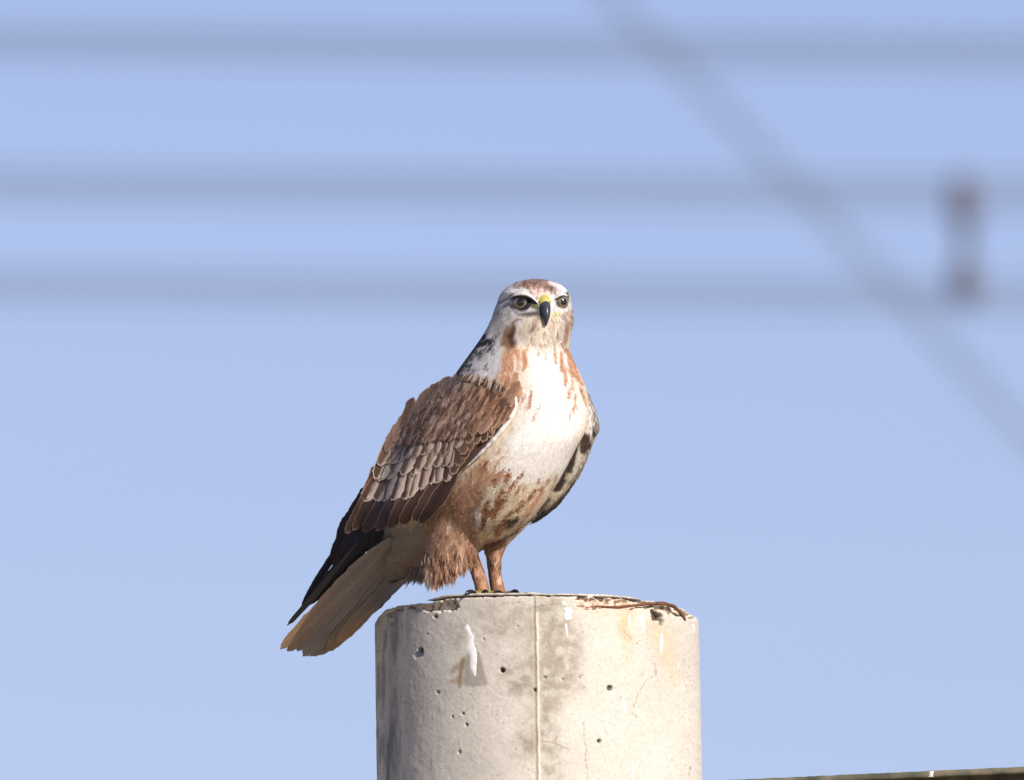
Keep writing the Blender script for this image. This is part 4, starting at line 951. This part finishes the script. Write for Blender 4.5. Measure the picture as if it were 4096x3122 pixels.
# long feathers along the back's outline, coloured darker to stand for shade
for (x, y), bx_ in zip([(1665, 1668), (1628, 1722), (1592, 1782), (1556, 1848), (1524, 1905), (1496, 1958), (1466, 2008), (1434, 2056), (1404, 2104)], (122, 108, 94, 84, 78, 74, 74, 72, 70)):
    add_feather((x+bx_, y-122), (x+9, y), 18, lin(88, 68, 60)*random.uniform(.8, 1.1), lin(120, 98, 88), fr=.12, off0=2, off1=4, roll=-2, bend=-6, tipsq=2.2, shaft=.4)
# marginal feathers along the front edge, darker under, pale tipped
FRC = [lin(102, 74, 54), lin(86, 62, 46), lin(118, 88, 64)]; FRE = lin(196, 162, 132)
for (x, y, dx, dy, L, w_) in [(1812, 1900, -.12, 1, 130, 26), (1836, 1866, -.05, 1, 120, 26), (1858, 1838, .0, 1, 115, 25), (1880, 1806, .06, 1, 105, 24), (1905, 1778, .0, 1, 100, 24), (1934, 1768, -.05, 1, 96, 22), (1958, 1752, -.1, 1, 90, 22), (1846, 1820, -.2, 1, 110, 24), (1872, 1776, -.15, 1, 100, 22)]:
    add_feather((x-dx*L, y-dy*L), (x, y), w_, random.choice(FRC)*random.uniform(.85, 1.1), FRE, fr=.26, off0=8, off1=18, roll=-3)
# rufous shoulder group
RS = [lin(146, 110, 86), lin(134, 98, 74), lin(156, 120, 96)]; RE = lin(196, 164, 140)
row([(1905, 1745), (1940, 1735), (1975, 1720), (2005, 1700), (2025, 1680)], 6, 90, 22, ((-.12, 1), (-.25, 1)), RS, RE, fr=.15, shaft=.5, off0=8, off1=18, roll=-3)
row([(1890, 1715), (1930, 1700), (1970, 1686), (2010, 1668), (2036, 1650)], 7, 84, 20, ((-.2, 1), (-.35, .95)), RS, RE, fr=.15, shaft=.5, off0=8, off1=18, roll=-3)
row([(1885, 1690), (1925, 1668), (1965, 1652), (2005, 1640), (2040, 1625)], 8, 103, 20, ((-.25, 1), (-.45, .9)), RS, RE, fr=.15, shaft=.5, off0=8, off1=18, roll=-3)
row([(1895, 1650), (1935, 1635), (1975, 1622), (2015, 1610), (2042, 1602)], 8, 66, 16, ((-.3, .95), (-.5, .87)), RS+LC[:1], RE, fr=.15, shaft=.5, off0=8, off1=17, roll=-3)
row([(1900, 1622), (1945, 1606), (1990, 1594), (2034, 1586)], 8, 58, 15, ((-.3, .95), (-.5, .87)), RS+LC, RE, fr=.15, shaft=.5, off0=8, off1=17, roll=-3)
add_feather((1905, 1590), (1890, 1745), 27, lin(152, 112, 80), lin(206, 178, 152), fr=.14, off0=14, off1=22, roll=-4)
add_feather((1962, 1660), (1918, 1735), 22, lin(160, 122, 100), lin(210, 180, 158), fr=.12, off0=18, off1=26, roll=-4)
# white breast feathers lapping over the wing's front edge
ed = resample(np.array([(2056, 1572, 3), (2063, 1600, 6), (2061, 1636, 8), (2036, 1682, 9), (1996, 1734, 9), (1948, 1788, 7), (1900, 1836, 5), (1868, 1866, 2)], float), 90)
V = []
for i, (x, y, r) in enumerate(ed):
    t_ = ed[min(i+1, 89)]-ed[max(i-1, 0)]; h_ = math.hypot(t_[0], t_[1]); qx_, qy_ = -t_[1]/h_, t_[0]/h_
    r = r*(.75+.5*float(vnoise2(np.array(i*.35), np.array(2.), 4)))
    for th in np.linspace(0, 2*np.pi, 14, endpoint=False):
        V.append(P(x+qx_*r*math.cos(th), y+qy_*r*math.cos(th), float(wdepth(x-8, y))-9-r*1.1*math.sin(th)))
mesh_obj('fringe', np.array(V), grid_faces(90, 14, True), M_PLUME, body, np.tile(WHITE, (90*14, 1))*(.9+.15*rng.random((90*14, 1))))

POLYU = [(1765, 1560), (1850, 1520), (1930, 1540), (1985, 1556), (2040, 1585), (2046, 1630), (2010, 1690), (1950, 1720), (1880, 1740), (1780, 1750), (1650, 1770), (1590, 1770), (1625, 1705), (1700, 1615)]
cx_ = rng.uniform(1580, 2050, 5200); cy_ = rng.uniform(1515, 1775, 5200); ok_ = poly_sd(cx_, cy_, POLYU) < -4; cx_ = cx_[ok_]; cy_ = cy_[ok_]
cd_ = wdepth(cx_, cy_)-15-rng.random(len(cx_))*4; pr = P(cx_, cy_, cd_)
gxv = P(cx_+12, cy_, wdepth(cx_+12, cy_))-P(cx_-12, cy_, wdepth(cx_-12, cy_)); gyv = P(cx_, cy_+12, wdepth(cx_, cy_+12))-P(cx_, cy_-12, wdepth(cx_, cy_-12))
nn = np.cross(gyv, gxv); nn /= np.linalg.norm(nn, axis=1)[:, None]; nn *= np.sign(-nn[:, 1])[:, None]
ang_ = np.interp(cx_, [1600, 1800, 2040], [.62, .48, .42])+rng.normal(0, .10, len(cx_))
tg = gyv/np.linalg.norm(gyv, axis=1)[:, None]*np.cos(ang_)[:, None]-gxv/np.linalg.norm(gxv, axis=1)[:, None]*np.sin(ang_)[:, None]; tg /= np.linalg.norm(tg, axis=1)[:, None]
sz = rng.uniform(.0055, .0085, len(cx_)); V, F, mid = make_barbs(pr, nn, tg, np.cross(nn, tg), sz, nb=9, lift=.03, wid=1.1, spread=.8)
ax_, ay_ = proj(mid); al1 = (ax_*.85+ay_*.5)/9; al2 = (-ax_*.5+ay_*.85)/40
st1 = fbm(al1, al2, 411, 3); sc1 = fbm(ax_/26, ay_/30, 415, 3); ruf_ = sstep(1870, 1960, ax_-.3*(ay_-1650))
base_ = lin(142, 110, 90)*(1-ruf_[:, None])+lin(158, 114, 86)*ruf_[:, None]; lite_ = lin(184, 156, 136)*(1-ruf_[:, None])+lin(186, 150, 124)*ruf_[:, None]; dark_ = lin(84, 64, 54)
c = base_*(1-sstep(.52, .68, st1)[:, None])+lite_*sstep(.52, .68, st1)[:, None]; kd = (sstep(.46, .34, st1)*.8)[:, None]; c = c*(1-kd)+dark_*kd
top_ = sstep(1575, 1535, ay_+(ax_-1900)*.05+20*(sc1-.5))[:, None]*(1-ruf_[:, None]); c = c*(1-top_*.6)+np.where((st1 > .5)[:, None], lin(186, 170, 154), lin(104, 86, 74))*top_*.6
c = c*(.75+.5*sc1)[:, None]*np.tile(rng.uniform(.85, 1.12, len(cx_)), 9)[:, None]
cv = np.repeat(c, 6, axis=0).reshape(-1, 6, 3)*np.array([.9, .9, 1, 1, 1.14, 1.14])[None, :, None]
o = mesh_obj('plumage', V.reshape(-1, 3), F, M_PLUME, wing, np.clip(cv.reshape(-1, 3), 0, .88)); o['kind'] = 'stuff'
nt_ = np.tile(nn, (9, 1))+rng.normal(0, .10, (len(mid), 3)); nt_ /= np.linalg.norm(nt_, axis=1)[:, None]; soft_normals(o, np.repeat(nt_, 6, axis=0))

def mantle_col(x, y):
    k = sstep(1985, 2010, x+(rng.random(len(x))-.5)*50)[:, None]; st_ = fbm(x/7, y/30, 77, 2); a = np.where((st_ > .52)[:, None], lin(108, 88, 76), lin(180, 162, 146)); b = np.where((st_ > .55)[:, None], lin(134, 94, 68), lin(192, 154, 122))
    return a*(1-k)+b*k
for j_, (dy, nn_) in enumerate([(-26, 150)]):
    fringe('fringe', [(1880, 1524+dy, float(wdepth(1880, 1535+dy))-8, -.6, .8, .1, 7), (1940, 1540+dy, float(wdepth(1940, 1550+dy))-9, -.45, .9, 0, 7), (1995, 1556+dy, float(wdepth(1995, 1565+dy))-9, -.3, .95, 0, 7), (2046, 1574+dy, float(wdepth(2040, 1580+dy))-6, -.2, 1, 0, 5)],
           int(nn_*1.5), .012, .05, mantle_col, lift=.012, wid=.36, soft=True, spread=.4)
# ---- far wing: the same wing mirrored about the body's middle plane (mostly hidden), as one mesh of feathers
mv = []; mf = []; mc = []; k = 0
for v_, f_, c_, flat in MIRROR:
    x_, y_ = proj(v_); d_ = v_[:, 1]/S
    nd = 2*axis_depth(x_)-d_ if flat else bdepth(x_, y_)+(wdepth0(x_, y_)-d_)*.6
    mv.append(P(x_+4, y_+4, nd)); mf.append(f_[:, ::-1]+k); mc.append(c_*.9); k += len(v_)
MV = np.concatenate(mv)
# far wing's bend, seen edge-on at the right of the breast
out = np.array([(2318, 1500), (2345, 1560), (2372, 1630), (2391, 1690), (2392, 1722), (2372, 1762), (2352, 1822), (2322, 1893), (2296, 1930), (2264, 1980), (2221, 2030), (2171, 2066), (2136, 2090)], float)
inn = np.array([(2270, 1500), (2285, 1560), (2295, 1630), (2290, 1690), (2285, 1740), (2272, 1780), (2255, 1830), (2225, 1900), (2200, 1940), (2175, 1985), (2150, 2020), (2120, 2055), (2095, 2080)], float)
dep = np.array([-600, -600, -592, -580, -570, -560, -548, -530, -518, -505, -490, -475, -460], float)
tt = np.linspace(0, 12, 80); O_ = np.stack([np.interp(tt, range(13), out[:, k]) for k in (0, 1)], -1); I_ = np.stack([np.interp(tt, range(13), inn[:, k]) for k in (0, 1)], -1); D_ = np.interp(tt, range(13), dep)
ker = np.ones(7)/7
for A in (O_, I_):
    for k in (0, 1): A[3:-3, k] = np.convolve(A[:, k], ker, 'valid')
rows_ = []; segs = 40
for i in range(80):
    th = np.linspace(0, 2*np.pi, segs, endpoint=False); c = (O_[i]+I_[i])/2; h = (O_[i]-I_[i])/2
    tk = 46*math.sin(math.pi*(.15+.8*i/79))+4
    ct, st_ = np.cos(th), np.sin(th)
    rows_.append(P(c[0]+h[0]*ct, c[1]+h[1]*ct, D_[i]+tk*st_+46*ct))
V, F = loft(rows_); vx, vy = proj(V)
def farwing_col(px, py):
    c = np.tile(np.array([.66, .61, .54]), (len(px), 1))
    def mix(cc, m):
        nonlocal c
        c = c*(1-m[:, None])+np.asarray(cc)*m[:, None]
    wx = (fbm(px/16, py/16, 5, 3)-.5)*10
    Zr = lambda *p: zc((2000, 1600), .35714, p)
    mix(lin(196, 176, 150), sstep(1900, 1960, py)*.8)
    mix(lin(186, 172, 150), sstep(1800, 1840, py)*.5)
    mix(lin(60, 36, 26), sstep(6, -5, seg_dist(px+wx*.5, py, Zr((950, 420, 50), (955, 500, 62), (935, 560, 44))))*.97)
    mix(lin(70, 44, 30), sstep(7, -5, seg_dist(px+wx, py, Zr((895, 330, 10), (910, 400, 36))))*.8)
    mix(lin(60, 46, 34), sstep(5, -3, seg_dist(px+wx*.4, py, Zr((1042, 320, 8), (1050, 400, 9))))*.9)
    mix(lin(40, 30, 24), sstep(6, -6, seg_dist(px+wx, py, Zr((860, 470, 34), (785, 700, 52), (705, 900, 44), (630, 1010, 40))))*.95)  # dark gap beside the breast: its shade painted into the wing colour
    mix(lin(190, 176, 150), sstep(6, -6, seg_dist(px+wx, py, Zr((770, 850, 34), (740, 880, 20))))*.9)
    mix(lin(50, 36, 26), sstep(4, -4, seg_dist(px+wx, py, Zr((800, 800, 12), (800, 815, 12))))*.9)
    mix(lin(64, 50, 40), sstep(10, -8, seg_dist(px+wx, py, Zr((560, 1110, 20), (480, 1210, 24), (420, 1310, 20))))*.85)
    mix(lin(84, 74, 66), sstep(1955, 1985, py+(px-2264)*.8)*.8)
    mix(lin(214, 200, 176), sstep(5, -4, seg_dist(px+wx*.3, py, Zr((600, 1050, 12), (700, 1025, 10), (790, 960, 8))))*.9)
    mix(lin(40, 36, 34), sstep(5, -4, seg_dist(px, py, Zr((840, 900, 7), (740, 1050, 10), (620, 1195, 8), (480, 1295, 8))))*.85)
    return c*(.85+.3*fbm(px/6, py/14, 8, 3))[:, None]
fw = mesh_obj('wing', V, F, M_FEATHER, bird, farwing_col(vx, vy))
fw['label'] = 'far folded wing seen edge-on, pale with a dark patch at its bend'
o = mesh_obj('feathers', MV, np.concatenate(mf), M_FEATHER, fw, np.concatenate(mc)); o['kind'] = 'stuff'
# small feathers on the bend of the far wing
n = 900; i = rng.integers(6, 78, n); th = rng.uniform(-.75*np.pi, .35*np.pi, n)
rw = np.array(rows_); j = (np.mod(th, 2*np.pi)/(2*np.pi)*segs).astype(int) % segs
pr = rw[i, j]; ctr_ = rw[i].mean(1); nn = pr-ctr_; nn /= np.linalg.norm(nn, axis=1)[:, None]
tg = rw[np.minimum(i+1, 79), j]-rw[i-1, j]; tg /= np.linalg.norm(tg, axis=1)[:, None]; nn -= (nn*tg).sum(1)[:, None]*tg; nn /= np.linalg.norm(nn, axis=1)[:, None]
sz = rng.uniform(.006, .0095, n); V, F, mid = make_barbs(pr, nn, tg, np.cross(nn, tg), sz, nb=11, lift=.06)
a_, b_ = proj(mid); c = farwing_col(a_, b_)*rng.uniform(.88, 1.1, len(mid))[:, None]
o = mesh_obj('plumage', V.reshape(-1, 3), F, M_PLUME, fw, np.clip(np.repeat(c, 6, 0), 0, .88)); o['kind'] = 'stuff'

# ---- tail
TB = (1640, 2190, float(axis_depth(1640)))
def tdepth(px, py):
    dx = np.asarray(px, float)-TB[0]; dy = np.asarray(py, float)-TB[1]
    a11, a12, a21, a22 = -.64, .6, .655, .09; det = a11*a22-a12*a21
    al_ = (dx*a22-a12*dy)/det; be = (a11*dy-dx*a21)/det
    return TB[2]+.48*al_+.8*be
TG = lin(164, 153, 144); TO = lin(196, 156, 112)
tail_base = mesh_obj('tail', np.concatenate([P(1640+20*np.cos(t)*a, 2190+20*np.sin(t)*a, TB[2]+30*b)[None] for b, a in ((-1, .4), (-.5, .9), (.5, .9), (1, .4)) for t in np.linspace(0, 2*np.pi, 12, endpoint=False)]), grid_faces(4, 12, True), M_FEATHER, bird, np.tile(TG, (48, 1)))
tail_base['label'] = 'closed pale tail seen from below'
tails = [((1560, 2150), (1122, 2598), 30, TG, TG*1.1, 30), ((1570, 2150), (1150, 2606), 34, TG*.95, TG*1.15, 22), ((1585, 2165), (1188, 2604), 36, TG*.9, TG*1.1, 14), ((1600, 2180), (1212, 2626), 40, TG, TG*1.1, 6), ((1615, 2195), (1244, 2626), 40, TG*.92, TG*1.05, 0),
         ((1630, 2210), (1272, 2622), 38, TG*.96, TG*1.05, 6), ((1645, 2230), (1303, 2606), 36, TG*.9, TG*1.12, 14), ((1655, 2245), (1342, 2573), 30, TG*.9, TG*1.1, 20), ((1665, 2260), (1384, 2528), 24, lin(120, 106, 90), lin(150, 128, 100), 8)]
for i, (b_, t_, w_, ca, cb, of) in enumerate(tails):
    add_feather(b_, t_, w_, ca, cb, parent=tail_base, dfn=tdepth, mirror=False, tipc={0: (TO, 1), 1: (TO*.8, 1), 7: (TO, -1), 6: (TO*.8, -1)}.get(i), fr=.12, off0=of*.5, off1=of, roll=6 if i > 4 else -6, camber=3, tipsq=3.2, shaft=.35, nv=26, bar=.12)
# dark upper surface feathers edging the tail along its upper side
for b_, t_, w_, of in [((1500, 2108), (1149, 2503), 14, -6), ((1520, 2130), (1240, 2420), 14, -10)]:
    add_feather(b_, t_, w_, PRIM*.4, PRIM*.6, parent=tail_base, dfn=tdepth, mirror=False, fr=.1, off0=of, off1=of, roll=2, camber=2, tipsq=4, nv=22, bend=-2)

# ---- eyes
def eye(u_px, py, ang, r, gaze, pup, sink=.5):
    a = math.radians(ang)
    R_ = 118
    c = np.array([R_*math.sin(a), R_*math.cos(a)])
    # place by photo pixel, depth from head space
    loc, nrm, idx, dist = bvh2.ray_cast(CAMV, (PV(u_px, py, -2000)-CAMV).normalized()); d = loc.y/S+r*sink
    ctr = P(u_px, py, d)
    g = np.array([math.sin(math.radians(gaze)), -math.cos(math.radians(gaze)), -.04]); g /= np.linalg.norm(g)
    e1_ = np.cross(g, [0, 0, 1]); e1_ /= np.linalg.norm(e1_); e2_ = np.cross(e1_, g)
    th = np.linspace(0, np.pi, 40); ph = np.linspace(0, 2*np.pi, 32, endpoint=False); V = []; C = []
    for t in th:
        for p in ph:
            V.append(ctr+r*S*(g*math.cos(t)+math.sin(t)*(e1_*math.cos(p)+e2_*math.sin(p))))
            deg = math.degrees(t)
            if deg < pup: cc_ = (0.004, .004, .004)
            elif deg < 52: 
                k = (deg-pup)/(52-pup); cc_ = np.array([.22, .175, .115])*(.65+.5*k)*(.85+.3*hash01(np.array([int(p*40)]), 3)[0])
            else: cc_ = (.012, .011, .010)
            C.append(cc_)
    return mesh_obj('eye', np.array(V), grid_faces(40, 32, True), M_EYE, bird, np.array(C)), float(ctr[1]/S)-r
_, dl = eye(2087, 1213, -40, 37, -8, 24, .66)
_, dr_ = eye(2243, 1210, 40, 31, 26, 24, .58)
def brow(pts, name='brow'):
    """bony ridge over an eye: pale feathers above, dark skin below"""
    pts = resample(np.array(pts, float), 30); seg = 16; V = []; C = []
    for x, y, d, r in pts:
        for th in np.linspace(0, 2*np.pi, seg, endpoint=False):
            V.append(P(x, y-r*math.sin(th), d-r*1.15*math.cos(th)))
            k = float(sstep(-.55, .05, np.array(math.sin(th)))); C.append(np.array([.015, .014, .014])*(1-k)+np.array([.60, .57, .54])*k*(.85+.3*random.random()))
    return mesh_obj(name, np.array(V), grid_faces(30, seg, True), M_BODY, bird, np.array(C))
brow([(2040, 1194, dl+34, 4), (2056, 1184, dl+14, 8), (2080, 1178, dl+4, 11), (2104, 1180, dl-2, 12), (2126, 1190, dl-4, 11), (2142, 1204, dl-4, 7), (2152, 1216, dl, 3)])
brow([(2216, 1202, dr_-6, 3), (2226, 1192, dr_-6, 7), (2242, 1182, dr_, 9), (2258, 1180, dr_+16, 8), (2270, 1186, dr_+34, 4)])
# ---- beak: upper mandible with a hook, lower mandible, cere
def beak_loft(prof, name, mat, seg=20):
    rows = []
    for f, v, hw, hv in prof:
        th = np.linspace(0, 2*np.pi, seg, endpoint=False)
        ct, st_ = np.cos(th), np.sin(th)
        rows.append(head(hw*np.sign(ct)*np.abs(ct)**1.15, f+hv[0]*st_, v+hv[1]*st_))
    V, F = loft(rows); return mesh_obj(name, V, F, mat, bird)
def bp(curve):
    c = resample(curve, 28); out_ = []
    for i in range(len(c)):
        t = c[min(i+1, 27)]-c[max(i-1, 0)]; h = math.hypot(t[0], t[1])+1e-9
        out_.append((c[i, 0], c[i, 1], c[i, 2], (-t[1]/h*c[i, 3]*-1*-1, t[0]/h*c[i, 3])))
    return out_
beak_loft(bp([(120, 50, 32, 36), (146, 38, 25, 31), (163, 22, 21, 26), (173, 3, 16, 20), (175, -14, 10, 13), (172, -29, 6, 7), (166, -40, 2, 3)]), 'beak', M_BEAK)
beak_loft(bp([(112, 14, 36, 14), (136, 6, 26, 12), (154, -2, 16, 9), (164, -6, 6, 5)]), 'lower_beak', M_BEAK)
beak_loft(bp([(104, 74, 31, 26), (124, 66, 30, 28), (140, 55, 27, 28), (151, 46, 24, 25), (155, 43, 22, 22)]), 'cere', M_CERE)
for sg in (-1, 1):   # yellow gape
    V, F = tube(head(np.array([34, 44, 54, 62])*sg, np.array([136, 122, 108, 98]), np.array([14, 10, 8, 10])), np.array([6, 8, 7, 4])*S, 10); mesh_obj('gape', V, F, M_CERE, bird)
    V, F = blob((22*sg, 150, 56), (4, 6, 6), head, 10); mesh_obj('nostril', V, F, M_CLAW, bird)

# ---- feet
def topz(px, d): return 2384+(d+647)*0.1145   # photo row of the pole's top at this depth
def foot(cx, cd, toes):
    c = P(cx, topz(cx, cd)-16, cd)
    th = np.linspace(0, 2*np.pi, 16, endpoint=False)
    rows = [P(cx+r_*np.cos(th), topz(cx, cd)-h+0*th, cd+r_*np.sin(th)) for r_, h in ((30, 42), (33, 26), (36, 12), (30, 2))]
    V, F = loft(rows); ft_ = mesh_obj('foot', V, F, M_TOE, bird)
    for ang, L, claw in toes:
        a = math.radians(ang); fx_, fd_ = math.cos(a), -math.sin(a)
        t = np.linspace(0, 1, 14); px = cx+fx_*L*t; dd = cd+fd_*L*t
        h = 16+8*np.sin(np.pi*np.clip(t*1.05, 0, 1))*(.6+.4*np.cos(t*16))
        r_ = (15-4*t)*(1+.10*np.cos(t*24))
        V, F = tube(P(px, topz(px, dd)-h, dd), r_*S, 10); mesh_obj('toe', V, F, M_TOE, ft_)
        t = np.linspace(0, 1, 12); q = L+claw*np.sin(t*1.35)/math.sin(1.35); px = cx+fx_*q; dd = cd+fd_*q
        h = 17+8*np.sin(t*2.4)-16*t**2
        V, F = tube(P(px, topz(px, dd)-h, dd), np.interp(t, [0, .3, 1], [14, 13, 1.5])*S, 10); mesh_obj('talon', V, F, M_CLAW, ft_)
foot(1934, -508, [(128, 62, 56), (38, 60, 40), (84, 66, 30), (-120, 50, 40)])
foot(1996, -446, [(66, 128, 66), (95, 92, 40), (20, 100, 44), (-130, 50, 40)])
